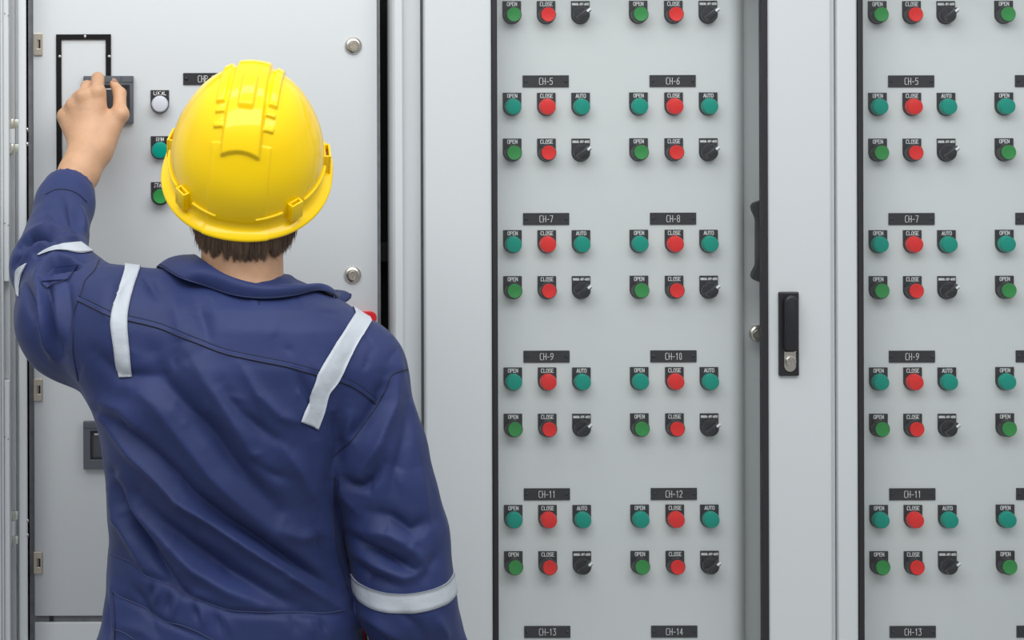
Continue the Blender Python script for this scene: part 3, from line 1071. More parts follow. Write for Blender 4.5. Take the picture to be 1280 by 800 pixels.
# folds of the cloth: (height mm, half width px, points in the picture)
FOLDS = [
    # back: long diagonal drapes
    (-7, 13, [(192, 440), (205, 478), (240, 517), (270, 547), (292, 577), (318, 608), (350, 640)]),
    (6, 17, [(235, 440), (258, 478), (290, 522), (320, 575), (345, 605)]),
    (6, 15, [(160, 480), (195, 507), (230, 552), (262, 592), (300, 630), (345, 668)]),
    (-7, 9, [(122, 515), (140, 527), (178, 556), (210, 585), (245, 622), (290, 655), (330, 682), (385, 716), (430, 742)]),
    (7, 6, [(124, 520), (133, 530), (163, 568), (195, 598), (222, 626), (260, 650), (318, 688), (372, 726), (430, 764)]),
    (-9, 13, [(170, 618), (190, 648), (240, 686), (290, 719), (350, 750), (385, 765)]),
    (7, 10, [(145, 600), (160, 632), (200, 668), (242, 712), (285, 738), (330, 756)]),
    (-10, 7, [(140, 590), (152, 628), (169, 661), (188, 687), (214, 722), (232, 742)]),
    (5, 7, [(134, 610), (147, 648), (166, 682), (180, 712)]),
    (-4, 8, [(250, 640), (305, 668), (362, 702), (420, 735)]),
    (-4, 9, [(275, 480), (298, 515), (330, 540), (365, 560)]),
    (3.5, 8, [(300, 455), (322, 492), (350, 520), (380, 530)]),
    (-3, 7, [(310, 570), (335, 590), (360, 600)]),
    (4, 12, [(345, 545), (375, 590), (395, 630)]),
    (-4, 9, [(395, 660), (405, 690), (425, 720)]),
    (3, 10, [(340, 660), (375, 672), (410, 668)]),
    (-3.5, 7, [(372, 466), (388, 500), (396, 545)]),
    (-5, 8, [(420, 520), (424, 560), (414, 600)]),
    (4, 9, [(440, 508), (434, 536), (428, 556)]),
    # below the yoke, left
    (-4, 10, [(118, 440), (150, 470), (205, 470)]),
    (3.5, 12, [(120, 500), (150, 512), (180, 540)]),
    (3, 14, [(215, 370), (222, 400), (228, 430)]),
    (-3, 10, [(245, 375), (255, 405), (262, 430)]),
    (-3.5, 6, [(175, 343), (188, 352), (198, 372)]),
    (-4, 8, [(172, 330), (150, 355), (140, 385)]),
    # shoulder of the hanging arm
    (5, 9, [(497, 460), (492, 505), (474, 555), (452, 588), (440, 608)]),
    (-4, 8, [(480, 470), (473, 500), (455, 530), (432, 552)]),
    (-3.5, 8, [(508, 500), (506, 550), (492, 600), (488, 630)]),
    (-5, 6, [(428, 596), (440, 606), (454, 608), (468, 598), (480, 580)]),
    (4, 8, [(420, 580), (432, 620), (446, 640)]),
    (-5, 9, [(540, 648), (515, 662), (488, 645), (462, 640)]),
    (5, 11, [(452, 664), (485, 668), (512, 684), (530, 706)]),
    (-8, 6, [(436, 668), (455, 682), (484, 697), (517, 712)]),
    (4, 7, [(440, 690), (468, 706), (505, 722), (535, 712)]),
    (-4, 6, [(440, 702), (462, 720), (500, 732)]),
    (3, 9, [(520, 580), (530, 620), (538, 660)]),
    (-3, 7, [(548, 690), (530, 720), (520, 728)]),
    (4, 8, [(446, 768), (476, 782), (512, 802)]),
    (-5, 7, [(452, 778), (468, 792), (490, 812)]),
    (-3, 8, [(500, 762), (520, 780), (530, 800)]),
    (3, 8, [(545, 770), (556, 790), (560, 810)]),
    # raised sleeve: forearm
    (-4, 6, [(84, 250), (92, 270), (97, 295), (101, 312)]),
    (4, 6, [(97, 255), (102, 280), (106, 305)]),
    (-3, 8, [(58, 262), (72, 272), (84, 290)]),
    (5, 6, [(22, 300), (38, 290), (62, 288), (88, 296), (110, 312)]),
    (-6, 5, [(24, 310), (40, 300), (58, 302), (72, 308)]),
    (5, 5, [(20, 345), (34, 326), (50, 312), (72, 304), (95, 303)]),
    (-5, 5, [(18, 335), (32, 316), (44, 308)]),
    # raised sleeve: crook and upper arm
    (-7, 4.5, [(50, 322), (70, 316), (92, 320), (112, 328)]),
    (6, 4.5, [(46, 346), (58, 332), (72, 323), (92, 325), (110, 331)]),
    (-7, 5, [(52, 346), (66, 335), (84, 331), (104, 331)]),
    (5, 5, [(47, 342), (49, 362), (55, 395), (60, 430), (66, 448)]),
    (-5, 6, [(58, 352), (62, 385), (68, 420), (76, 446)]),
    (-4, 5, [(30, 350), (36, 375), (44, 400)]),
    (3, 8, [(70, 360), (75, 395), (80, 430)]),
    (-3, 6, [(84, 350), (86, 390), (84, 430)]),
    # gathers of the waistband
    (-2.2, 3, [(190, 730), (186, 750)]), (2.2, 3, [(198, 736), (194, 755)]), (-2.2, 3, [(212, 742), (208, 765)]),
    (2.2, 3, [(222, 748), (216, 772)]), (-3, 3.5, [(240, 754), (248, 776)]), (2.5, 4, [(252, 760), (256, 785)]),
    (-2.5, 4, [(268, 765), (276, 790)]), (2, 4, [(282, 768), (292, 795)]), (-2, 5, [(365, 768), (372, 792)]),
    (2, 5, [(385, 770), (390, 795)]), (-2, 4, [(402, 772), (408, 792)]),
    (-3, 5, [(168, 735), (180, 755), (190, 775)]),
    (4, 7, [(140, 720), (144, 760), (146, 800)]), (-4, 5, [(133, 740), (135, 770), (136, 800)]),
    # waist seams pulled in
    (-2.5, 5, [(138, 695), (165, 706), (182, 720), (210, 730), (237, 747), (290, 766), (350, 768), (420, 768), (445, 762)]),
    (-2, 4, [(143, 742), (170, 757), (205, 777), (235, 790), (268, 803)]),
    (3, 12, [(150, 780), (180, 790), (200, 810)]),
]


_c = np.random.default_rng(21)
for _k in range(90):                 # small creases of worn cloth
    _x, _y = _c.uniform(95, 560), _c.uniform(340, 800)
    _a = math.radians(_c.normal(48, 35)) if _x < 420 else math.radians(_c.normal(100, 40))
    _l = _c.uniform(10, 32)
    _b = _c.normal(0, 3)
    FOLDS.append((_c.choice([-1, 1]) * _c.uniform(0.5, 1.3), _c.uniform(3.0, 5.0),
                  [(_x - math.cos(_a) * _l / 2, _y - math.sin(_a) * _l / 2), (_x + math.sin(_a) * _b, _y - math.cos(_a) * _b), (_x + math.cos(_a) * _l / 2, _y + math.sin(_a) * _l / 2)]))


def seg_dist(u, v, pts):
    best = np.full(len(u), 1e9)
    par = np.zeros(len(u))
    L = [0.0]
    for (a, b), (c, d) in zip(pts, pts[1:]): L.append(L[-1] + math.hypot(c - a, d - b))
    for i, ((a, b), (c, d)) in enumerate(zip(pts, pts[1:])):
        dx, dy = c - a, d - b
        q = dx * dx + dy * dy
        t = np.clip(((u - a) * dx + (v - b) * dy) / q, 0, 1)
        r = np.hypot(u - a - t * dx, v - b - t * dy)
        m = r < best
        best[m] = r[m]
        par[m] = (L[i] + t[m] * (L[i + 1] - L[i])) / L[-1]
    return best, par


N = normals(V, Q)
view = V - np.array([0, -D, Z0])
view /= np.linalg.norm(view, axis=1)[:, None]
facing = np.clip(-(N * view).sum(1) * 2.2, 0, 1)
# only the cloth seen first along each line: the front of the body keeps its own shape
u, v = project(V)
dep = np.zeros(len(V))
for amp, wd, pts in FOLDS:
    mx_, my_ = sum(p[0] for p in pts) / len(pts), sum(p[1] for p in pts) / len(pts)
    if mx_ < 115 and my_ < 450: amp *= 1.5           # the bent sleeve bunches up more
    d, t = seg_dist(u, v, pts)
    m = d < wd * 3
    dep[m] += amp * 0.0021 * np.exp(-(d[m] / (wd * 0.92)) ** (1.4 if amp > 0 else 1.7)) * np.sin(np.pi * np.clip(t[m], 0.04, 0.96)) ** 0.6
V = V + N * (dep * facing)[:, None]
# soft, uneven drape everywhere else
def waves(V, sc, n, seed):
    r = np.random.default_rng(seed)
    o = np.zeros(len(V))
    for _ in range(n):
        k = r.normal(size=3); k *= sc / np.linalg.norm(k) * r.uniform(0.6, 1.5)
        o += np.sin(V @ k + r.uniform(0, 6.3))
    return o / math.sqrt(n)
V = V + N * (waves(V, 60, 7, 3) * 0.0011 + waves(V, 140, 9, 4) * 0.0005)[:, None]
V = relax(V, Q, 0.3)
TREE = BVHTree.FromPolygons(V.tolist(), Q.tolist())


def on_cloth(px, py, lift=0.0012, tree=None):
    d = (P(px, py, 0) - CAM).normalized()
    h, n, _, _ = (tree or TREE).ray_cast(CAM, d)
    if h is None: return None, None
    if n.dot(d) > 0: n = -n
    return h + n * lift, n


PERSON = empty('person', (HIPX, -0.44, 0), 'person in yellow hard hat and navy coverall, seen from behind, raising the left hand', 'person')
COVER = link('coverall', np_mesh('coverall', V, Q, 'cloth'), PERSON, label='navy blue work coverall')


def catmull(pts, n):
    """n points evenly along a smooth curve through pts"""
    P_ = [np.array(p, float) for p in pts]
    P_ = [2 * P_[0] - P_[1]] + P_ + [2 * P_[-1] - P_[-2]]
    out = []
    for i in range(1, len(P_) - 2):
        a, b, c, d = P_[i - 1:i + 3]
        for t in np.linspace(0, 1, 24, endpoint=False):
            out.append(0.5 * (2 * b + (c - a) * t + (2 * a - 5 * b + 4 * c - d) * t * t + (3 * b - a - 3 * c + d) * t ** 3))
    out.append(P_[-2])
    out = np.array(out)
    L = np.concatenate([[0], np.cumsum(np.linalg.norm(np.diff(out, axis=0), axis=1))])
    s = np.linspace(0, L[-1], n)
    return np.stack([np.interp(s, L, out[:, k]) for k in range(out.shape[1])], 1)


def sheet(rows, thick):
    """closed thin sheet from rows of points (front side), thickened along its own normals"""
    A = np.array(rows, float)
    nr, nc, _ = A.shape
    du = np.gradient(A, axis=1)
    dv = np.gradient(A, axis=0)
    n = np.cross(du, dv)
    n /= np.linalg.norm(n, axis=2)[:, :, None] + 1e-12
    c = A.reshape(-1, 3).mean(0) - np.array([0, -D, Z0])
    if (n.reshape(-1, 3) @ c).mean() < 0: n = -n
    B = A + n * thick
    V_ = np.concatenate([A.reshape(-1, 3), B.reshape(-1, 3)])
    Q_ = []
    o = nr * nc
    for i in range(nr - 1):
        for j in range(nc - 1):
            a, b, c_, d = i * nc + j, i * nc + j + 1, (i + 1) * nc + j + 1, (i + 1) * nc + j
            Q_ += [(a, b, c_, d), (a + o, d + o, c_ + o, b + o)]
    for i in range(nr - 1):
        for j in (0, nc - 1):
            a, d = i * nc + j, (i + 1) * nc + j
            Q_.append((a, d, d + o, a + o))
    for j in range(nc - 1):
        for i in (0, nr - 1):
            a, b = i * nc + j, i * nc + j + 1
            Q_.append((a, b, b + o, a + o))
    return V_, np.array(Q_)


def strip(left, right, n=60, m=7, lift=0.0029, over=None):
    """a band lying on the cloth between two edge lines; over: carry it over the shoulder to the chest"""
    a, b = catmull(left, n), catmull(right, n)
    rows = []
    for i in range(n):
        r = []
        for j in range(m):
            t = j / (m - 1)
            h, _ = on_cloth(*(a[i] * (1 - t) + b[i] * t), lift=lift)
            r.append(h)
        if all(x is not None for x in r):
            rows.append([tuple(x) for x in r])
    if over:
        first = rows[0]
        top = []
        for k in range(1, 26):
            r = []
            for (x, y, z) in first:
                yy = y + k * 0.006
                h, nn, _, _ = TREE.ray_cast(Vector((x, yy, z + 0.15)), Vector((0, 0, -1)))
                r.append(None if h is None else tuple(h + nn * lift * (1 if nn.z > 0 else -1)))
            if any(x is None for x in r) or min(x[2] for x in r) < min(f[2] for f in first) - 0.12: break
            top.insert(0, r)
        rows = top + rows
    return rows


def band_mesh(name, rows, m, parent, thick=0.0015, label=None):
    V_, Q_ = sheet(rows, thick)
    return link(name, np_mesh(name, V_, Q_, m), parent, label=label)


# reflective bands
rows = strip([(155, 339), (148, 360), (141, 385), (138.5, 404), (143, 438), (149, 472.5)], [(175, 337), (167, 360), (161, 385), (159.5, 406), (162, 438), (165.5, 471.5)], over=True)
band_mesh('reflective_strip', rows, 'reflective', COVER, label='grey reflective strip over the left shoulder')
rows = strip([(443, 393.5), (421, 427), (400, 462), (394, 477), (386, 500), (375.5, 527)], [(463, 404), (444, 434), (424, 474), (411, 492), (405, 514), (397.5, 536.5)], over=True)
band_mesh('reflective_strip', rows, 'reflective', COVER, label='grey reflective strip over the right shoulder')


def ring_band(center_fn, axis_dir, ref, prof, n=90, half=0.014, m=6, lift=0.0016):
    """band round a sleeve: rays towards the sleeve axis"""
    rows = []
    ax = Vector(axis_dir).normalized()
    u_ = (Vector(ref) - ax * Vector(ref).dot(ax)).normalized()
    v_ = ax.cross(u_)
    for i in range(n + 1):
        a = 2 * math.pi * i / n
        dirn = u_ * math.cos(a) + v_ * math.sin(a)
        r = []
        for j in range(m):
            c = Vector(center_fn) + ax * ((j / (m - 1) - 0.5) * 2 * half + prof(a))
            h, nn, _, _ = TREE.ray_cast(c, dirn)
            if h is None or (h - c).length > 0.085:
                h = c + dirn * 0.068; nn = dirn
            if nn.dot(dirn) < 0: nn = -nn
            r.append(tuple(h + nn * lift))
        rows.append(r)
    return rows


# right sleeve: seen as a sagging curve across the arm
left = [(440, 724), (450, 730), (475, 736.5), (500, 739.5), (520, 739), (545, 732.5), (567, 721)]
right = [(440, 750), (452, 754), (475, 759), (500, 763), (520, 762.5), (545, 756), (570.5, 744)]
rows = ring_band(P(506.5, 741, -0.50), P(499, 672, -0.495) - P(513, 790, -0.49), (0, 1, 0), lambda a: 0.009 * math.cos(a) + 0.0135 + 0.003 * math.sin(a), half=0.0125)
band_mesh('reflective_strip', rows, 'reflective', COVER, label='grey reflective strip round the right sleeve')
# left sleeve, two lengths parted by folds
rows = strip([(46.5, 318.5), (58, 311), (75, 306), (98, 303.5), (101, 304)], [(49, 318.8), (62, 314), (78, 313), (100, 317), (116, 315)], n=40)
band_mesh('reflective_strip', rows, 'reflective', COVER, label='grey reflective strip across the raised sleeve')
rows = strip([(34, 329.5), (25, 334), (21, 340), (20.5, 355), (22.5, 369)], [(34.5, 330), (30, 338), (26.5, 347), (24.5, 358), (24, 371)], n=30)
band_mesh('reflective_strip', rows, 'reflective', COVER, label='short grey reflective strip at the raised elbow')


def seam(pts, m='thread', r=0.0007, n=None, parent=None, name='seam', lift=0.0004):
    n = n or int(len(pts) * 14)
    c = catmull(pts, n)
    out = []
    bm = bmesh.new()
    for q in c:
        h, _ = on_cloth(*q, lift=lift)
        if h is None or (out and (h - out[-1]).length > 0.02):
            if len(out) > 2: tube(bm, out, r, 5)
            out = [] if h is None else [h]
            continue
        out.append(h)
    if len(out) > 2: tube(bm, out, r, 5)
    return link(name, mesh(name, bm, m, smooth=60), parent or COVER)


YOKE = [(97, 376), (120, 387), (140, 397), (160, 401), (200, 411), (240, 427), (280, 442), (320, 451), (360, 459), (396, 469), (425, 477), (447, 487), (470, 505)]
yk2 = [(a + 1.5, b - 6) for a, b in YOKE]
rows = strip([(a, b - 5.5) for a, b in YOKE], YOKE, n=150, m=5, lift=0.0013)
band_mesh('yoke_seam', rows, 'cloth', COVER, 0.0012)
seam(YOKE, r=0.0008, n=160, lift=0.0012)
seam(yk2, r=0.0004, n=160, lift=0.0014)
seam([(124, 325), (118, 338), (107, 350), (103, 362), (98, 375), (93, 392), (91.5, 420), (92, 445), (98, 476)], r=0.0009)
seam([(97, 333), (87, 349), (84, 353)], r=0.0007)
seam([(514, 461), (500, 464), (489, 470), (483, 485), (472, 506), (455, 530), (440, 550), (416, 571)], r=0.0008)
seam([(108.5, 253), (98, 243), (85, 237.5), (70, 237), (57, 243)], r=0.0008)
seam([(138, 692), (152, 697), (170, 706), (181, 719), (200, 727), (222, 735), (237, 745), (262, 755), (290, 763), (330, 765), (370, 765), (405, 766), (432, 762)], 'pale_thread', 0.0006)
seam([(142, 739), (150, 746), (172, 755), (190, 766), (203, 776), (225, 781), (248, 790), (268, 801)], 'pale_thread', 0.0006)
seam([(141, 741), (143, 760), (144, 785), (143, 802)], r=0.0007)
seam([(143, 787), (155, 791), (168, 799)], 'pale_thread', 0.0006)
seam([(323.5, 375), (323.5, 381)], r=0.0006)
seam([(419, 596), (417, 640), (420, 680), (428, 715), (436, 740)], r=0.0008)
# pocket flap on the raised sleeve
fl_t = [(68, 336), (82, 334), (97, 331)]
fl_b = [(50.5, 352.5), (58, 359.5), (70, 355), (84, 349.5)]
rows = strip([(69, 334), (60, 342), (50.5, 352.5)], [(98, 331), (92, 340), (84.5, 350)], n=16, m=16, lift=0.0018)
if len(rows) > 3: band_mesh('pocket_flap', rows, 'cloth', COVER, 0.0015)
seam([(50.5, 353), (55, 358.5), (60, 360), (68, 356), (84, 350)], r=0.0008, lift=0.002)

# collar, laid open round the neck: fold crest, outer edge, inner stand
ST = [  # crest (px, py, depth), outer edge (px, py, depth)
    ((262, 345, -0.335), (232, 366, -0.345)), ((240, 324, -0.385), (200, 343, -0.385)), ((243, 317, -0.43), (198, 332, -0.44)),
    ((256, 325.5, -0.485), (224, 347, -0.50)), ((278, 340, -0.518), (256, 361, None)), ((305, 350, -0.532), (292, 372.5, None)),
    ((335, 355, -0.534), (330, 376.5, None)), ((362, 354, -0.520), (366, 373, None)), ((382, 354, -0.490), (396, 367, None)),
    ((398, 355, -0.45), (415, 372, None)), ((412, 366, -0.41), (427, 379.5, -0.43)), ((404, 364, -0.375), (438, 367.5, -0.405)), ((352, 352, -0.34), (385, 376, -0.345))]
ins, crest, outer = [], [], []
ncx, ncy = P(302, 340, -0.44).x, -0.438
for (a, b, c), (e, f_, g_) in ST:
    cr = P(a, b, c)
    if g_ is None:
        h, _ = on_cloth(e, f_, lift=0.005)
        ou = h if h is not None else P(e, f_, -0.54)
    else:
        ou = P(e, f_, g_)
    dv = Vector((ncx - cr.x, ncy - cr.y, 0))
    crest.append(cr)
    outer.append(ou)
    ins.append(cr + dv * 0.10 + Vector((0, 0, -0.030)))
cr_, ou_, in_ = catmull(crest, 90), catmull(outer, 90), catmull(ins, 90)
rows = []
for a, b, c in zip(in_, cr_, ou_):
    out_dir = np.array([b[0] - ncx, b[1] - ncy, 0.0]); out_dir /= np.linalg.norm(out_dir)
    up = np.array([0, 0, 1.0])
    r = [a, a * 0.5 + b * 0.5 + out_dir * 0.001, b - up * 0.003 - out_dir * 0.0015, b, b + out_dir * 0.003 - up * 0.0012]
    for t in (0.2, 0.4, 0.6, 0.8, 1.0):
        r.append(b * (1 - t) + c * t + (out_dir * 0.006 + up * 0.004) * math.sin(math.pi * t))
    rows.append([tuple(x) for x in r])
# rows run along the neck: transposed so that the crest is a smooth line
V_, Q_ = sheet(rows, 0.0016)
co_ = link('collar', np_mesh('collar', V_, Q_, 'cloth'), COVER, label='navy fold-over collar')
s_ = co_.modifiers.new('Subdivision', 'SUBSURF'); s_.levels = 1; s_.render_levels = 1
bm = bmesh.new()
tube(bm, [tuple(np.array(r[-2]) * 0.35 + np.array(r[-1]) * 0.65 + np.array([0, -0.0022, 0.0])) for r in rows[8:78]], 0.0004, 4)
link('seam', mesh('seam', bm, 'thread'), COVER)

# ------------------------------------------------------------ the body
TH = math.radians(40)                    # the head leans back, a little to the right
RL = math.radians(6.0)
HR = Matrix.Rotation(RL, 3, 'Y') @ Matrix.Rotation(math.radians(-7), 3, 'Z') @ Matrix.Rotation(TH, 3, 'X')
HO = P(308.5, 213, -0.43)                # middle of the hat's rim


def H(x, y, z):
    """from the head's own axes (right, forward, up) to the room"""
    return HO + HR @ Vector((x, y, z))


# skull frame: upright enough for a neck that carries it
HB = Matrix.Rotation(math.radians(4), 3, 'Y') @ Matrix.Rotation(math.radians(28), 3, 'X')
HC = P(306, 228, -0.425)


def K(x, y, z):
    return HC + HB @ Vector((x, y, z))


hx0, hx1 = P(60, 200, -0.1).x - 0.01, P(176, 200, -0.1).x
FB = Field(axis([(-0.22, hx0, 0.008), (hx0, hx1, 0.0015), (hx1, 0.06, 0.008), (0.06, 0.20, 0.0045), (0.20, 0.44, 0.008)]),
           axis([(-0.60, -0.53, 0.008), (-0.53, -0.27, 0.0045), (-0.27, -0.14, 0.006), (-0.14, 0.004, 0.0015)]),
           axis([(0.02, 0.74, 0.014), (0.74, 0.86, 0.006), (0.86, 1.42, 0.010), (1.42, 1.55, 0.0045), (1.55, 1.745, 0.0022)]))
FB.trunk(TRUNK, off=0.022, yaw=YAW, z1=zb(378))
FB.cone(P(266, 400, -0.45), P(170, 412, -0.445), 0.045, 0.050, 0.04)
FB.cone(P(338, 414, -0.45), P(440, 468, -0.47), 0.042, 0.045, 0.04)
FB.cone(P(302, 380, -0.45), P(303, 285, -0.435), 0.0570, 0.0545, 0.03)
# skull, face
FB.ell(K(0, -0.010, 0.02), (0.073, 0.092, 0.095), 0.02, HB)
FB.ell(K(0, 0.030, -0.055), (0.056, 0.066, 0.062), 0.03, HB)
FB.cone(K(0, 0.076, -0.098), K(0, 0.082, -0.088), 0.018, 0.016, 0.02)          # chin
FB.cone(K(0, 0.088, 0.012), K(0, 0.106, -0.028), 0.007, 0.0115, 0.012)          # nose
for s in (-1, 1):
    FB.cone(K(s * 0.008, 0.098, -0.031), K(s * 0.012, 0.092, -0.032), 0.007, 0.006, 0.006)
    FB.cone(K(s * 0.012, 0.085, 0.022), K(s * 0.045, 0.070, 0.022), 0.010, 0.008, 0.012)     # brow
    FB.cone(K(s * 0.045, 0.060, -0.020), K(s * 0.035, 0.070, -0.035), 0.014, 0.014, 0.02)    # cheek
    FB.ell(K(s * 0.031, 0.086, 0.004), (0.013, 0.012, 0.009), 0.004, HB, cut=True)           # eye socket
    FB.ell(K(s * 0.075, -0.004, -0.012), (0.007, 0.018, 0.030), 0.006, HB)                   # ear
    FB.ell(K(s * 0.083, 0.000, -0.010), (0.006, 0.009, 0.016), 0.004, HB, cut=True)
FB.cone(K(-0.020, 0.082, -0.058), K(0.020, 0.082, -0.058), 0.006, 0.006, 0.006)
FB.cone(K(-0.017, 0.081, -0.067), K(0.017, 0.081, -0.067), 0.007, 0.007, 0.005)
# raised left arm and hand
FB.cone(P(165, 420, -0.45), P(72, 355, -0.31), 0.046, 0.034, 0.03)
FB.cone(P(72, 355, -0.31), P(80, 285, -0.205), 0.032, 0.025, 0.02)
FB.cone(P(80, 285, -0.205), P(88, 240, -0.15), 0.025, 0.0245, 0.01)
FB.cone(P(88, 240, -0.15), P(97, 218, -0.122), 0.0245, 0.0270, 0.01)
WR = P(112, 190, -0.098)
FB.cone(P(97, 219, -0.123), P(107, 192, -0.102), 0.0270, 0.0250, 0.018)
FB.cone(P(104, 212, -0.116), P(122, 184, -0.098), 0.0220, 0.0205, 0.018)
FB.cone(P(107, 192, -0.102), P(104, 168, -0.088), 0.0225, 0.017, 0.02)
FB.cone(P(122, 186, -0.098), P(128, 166, -0.088), 0.0205, 0.018, 0.02)
# (knuckle, middle joint, end joint, tip) of each finger
FING = {
    'index': [(122, 115, -0.084), (122.3, 98.0, -0.045), (124, 103, -0.026), (125, 113, -0.0195)],
    'middle': [(103.5, 121, -0.084), (108.5, 108.5, -0.043), (112, 116, -0.025), (114, 126, -0.0195)],
    'ring': [(91.5, 132, -0.077), (97.0, 121.5, -0.040), (101, 130, -0.024), (104, 138, -0.0190)],
    'little': [(80.5, 144.5, -0.068), (84, 137.5, -0.038), (89, 143, -0.023), (93, 150, -0.0180)],
}
RAD = {'index': (0.0108, 0.0097, 0.0082, 0.0074), 'middle': (0.0108, 0.0096, 0.0083, 0.0075), 'ring': (0.0102, 0.0089, 0.0078, 0.0070), 'little': (0.0094, 0.0079, 0.0068, 0.0062)}
BASE = {'index': (122, 178, -0.094), 'middle': (114, 180, -0.096), 'ring': (107, 182, -0.096), 'little': (101, 182, -0.094)}
for f_ in FING:
    J, r = [P(*q) for q in FING[f_]], RAD[f_]
    # palm ray, fuller towards the palm side
    FB.cone(P(*BASE[f_]), J[0], 0.0145, r[0] + 0.0006, 0.013)
    FB.cone(P(*BASE[f_]) + Vector((0, 0.012, 0)), J[0] + Vector((0, 0.008, -0.006)), 0.014, r[0], 0.012)
    FB.ell(J[0] + Vector((0, -0.0022, 0.0005)), (r[0] * 0.98,) * 3, 0.006)
    FB.cone(J[0], J[1], r[0] * 0.93, r[1], 0.0045)
    FB.cone(J[1], J[2], r[1], r[2], 0.003)
    FB.cone(J[2], J[3], r[2], r[3], 0.003)
# thumb: leaves the side of the palm, tip on the meter's edge
T0, T1, T2, T3 = P(132, 170, -0.088), P(149.6, 143, -0.084), P(149.5, 117.0, -0.060), P(142.3, 105.0, -0.040)
FB.cone(T0, T1, 0.0185, 0.0130, 0.014)
FB.ell(T1 + Vector((0.0015, -0.001, 0)), (0.0128,) * 3, 0.006)
FB.cone(T1, T2, 0.0112, 0.0098, 0.005)
FB.cone(T2, T3, 0.0100, 0.0066, 0.004)
FB.cone(P(128, 160, -0.084), P(141, 150, -0.078), 0.013, 0.010, 0.012)           # web
# right arm, hand closed on the tool below the picture
FB.cone(P(447, 475, -0.475), P(507, 720, -0.495), 0.045, 0.040, 0.03)
FB.cone(P(512, 720, -0.495), P(544, 905, -0.443), 0.040, 0.028, 0.02)
RH = P(546, 945, -0.43)
FB.cone(P(544, 905, -0.443), RH, 0.027, 0.022, 0.02)
GX = P(510, 985, -0.41)           # where the tool passes through the fist
for j in range(4):
    a = RH + Vector((0.004 - 0.002 * j, 0.030 - 0.020 * j, -0.062))
    FB.cone(RH + Vector((0, 0.012 - 0.008 * j, 0)), a, 0.017, 0.0105, 0.012)
    b = a + Vector((-0.022, 0.0, -0.020))
    c = b + Vector((-0.020, 0.0, 0.012))
    e = c + Vector((0.006, 0.0, 0.016))
    FB.cone(a, b, 0.0100, 0.0092, 0.003)
    FB.cone(b, c, 0.0092, 0.0082, 0.003)
    FB.cone(c, e, 0.0080, 0.0072, 0.003)
FB.cone(RH + Vector((-0.008, 0.020, -0.010)), RH + Vector((-0.026, 0.034, -0.040)), 0.015, 0.0115, 0.01)
FB.cone(RH + Vector((-0.026, 0.034, -0.040)), RH + Vector((-0.036, 0.024, -0.066)), 0.0105, 0.0090, 0.004)
for x, s in LEGS:
    FB.cone((x, -0.44, 0.86), (x + s * 0.015, -0.425, 0.48), 0.088, 0.058, 0.05)
    FB.cone((x + s * 0.015, -0.425, 0.48), (x + s * 0.02, -0.455, 0.10), 0.058, 0.042, 0.04)
    FB.cone((x + s * 0.02, -0.455, 0.075), (x + s * 0.045, -0.29, 0.055), 0.036, 0.027, 0.03)
VB, QB = FB.surface(1)
BODY_TREE = BVHTree.FromPolygons(VB.tolist(), QB.tolist())
BODY = link('body', np_mesh('body', VB, QB, 'skin'), PERSON)
# nails on the finger that shows one
nd = (T3 - T2).normalized()
bm = bmesh.new()
nc_, nu = T3 + nd * 0.0015, Vector((0.55, -0.80, 0.15)).normalized()
nu = (nu - nd * nu.dot(nd)).normalized()
ns = nd.cross(nu)
vs = []
for i in range(7):
    for j in range(7):
        a, b = (i / 6 - 0.5) * 2, (j / 6 - 0.5) * 2
        w = 1 - 0.25 * max(0, abs(b) - 0.6) / 0.4
        ang = a * 0.75 * w
        vs.append(bm.verts.new(nc_ + nd * (b * 0.0052) + (ns * math.sin(ang) + nu * math.cos(ang)) * (0.0074 - 0.0006 * b)))
for i in range(6):
    for j in range(6):
        bm.faces.new((vs[i * 7 + j], vs[i * 7 + j + 1], vs[i * 7 + j + 8], vs[i * 7 + j + 7]))
bmesh.ops.solidify(bm, geom=bm.faces[:], thickness=0.0006)
mat('nail', (0.70, 0.45, 0.37), 0.3)
link('thumbnail', mesh('thumbnail', bm, 'nail', smooth=60), PERSON, label='pale thumbnail')
for s in (-1, 1):
    c = K(s * 0.031, 0.079, 0.004)
    bm = bmesh.new()
    bmesh.ops.create_uvsphere(bm, u_segments=20, v_segments=14, radius=0.0115, matrix=Matrix.Translation(c))
    e_ = link('eye', mesh('eye', bm, 'eye_white', smooth=True), PERSON)
    bm = bmesh.new()
    bmesh.ops.create_uvsphere(bm, u_segments=16, v_segments=10, radius=0.0055, matrix=Matrix.Translation(K(s * 0.031, 0.0855, 0.004)))
    link('iris', mesh('iris', bm, 'hair', smooth=True), e_)
# boots
for x, s in LEGS:
    bx_ = Field(axis([(x - 0.12, x + 0.14, 0.007)]), axis([(-0.60, -0.14, 0.007)]), axis([(-0.02, 0.22, 0.007)]))
    bx_.cone((x + s * 0.02, -0.455, 0.075), (x + s * 0.02, -0.455, 0.17), 0.056, 0.055, 0.03)
    bx_.cone((x + s * 0.02, -0.47, 0.050), (x + s * 0.045, -0.265, 0.042), 0.048, 0.046, 0.03)
    sl = bx_.block([-9, -9, -9], [9, 9, 9])
    bx_.F[:] = np.maximum(bx_.F, -(bx_.zs[None, None, :]))
    VV, QQ = bx_.surface(2)
    VV[:, 2] = np.maximum(VV[:, 2], 0.0005)
    link('boot', np_mesh('boot', VV, QQ, 'boot'), PERSON, label='dark work boot')

# ---------------------------------------------------------------- hair
bm = bmesh.new()
hr = np.random.default_rng(5)


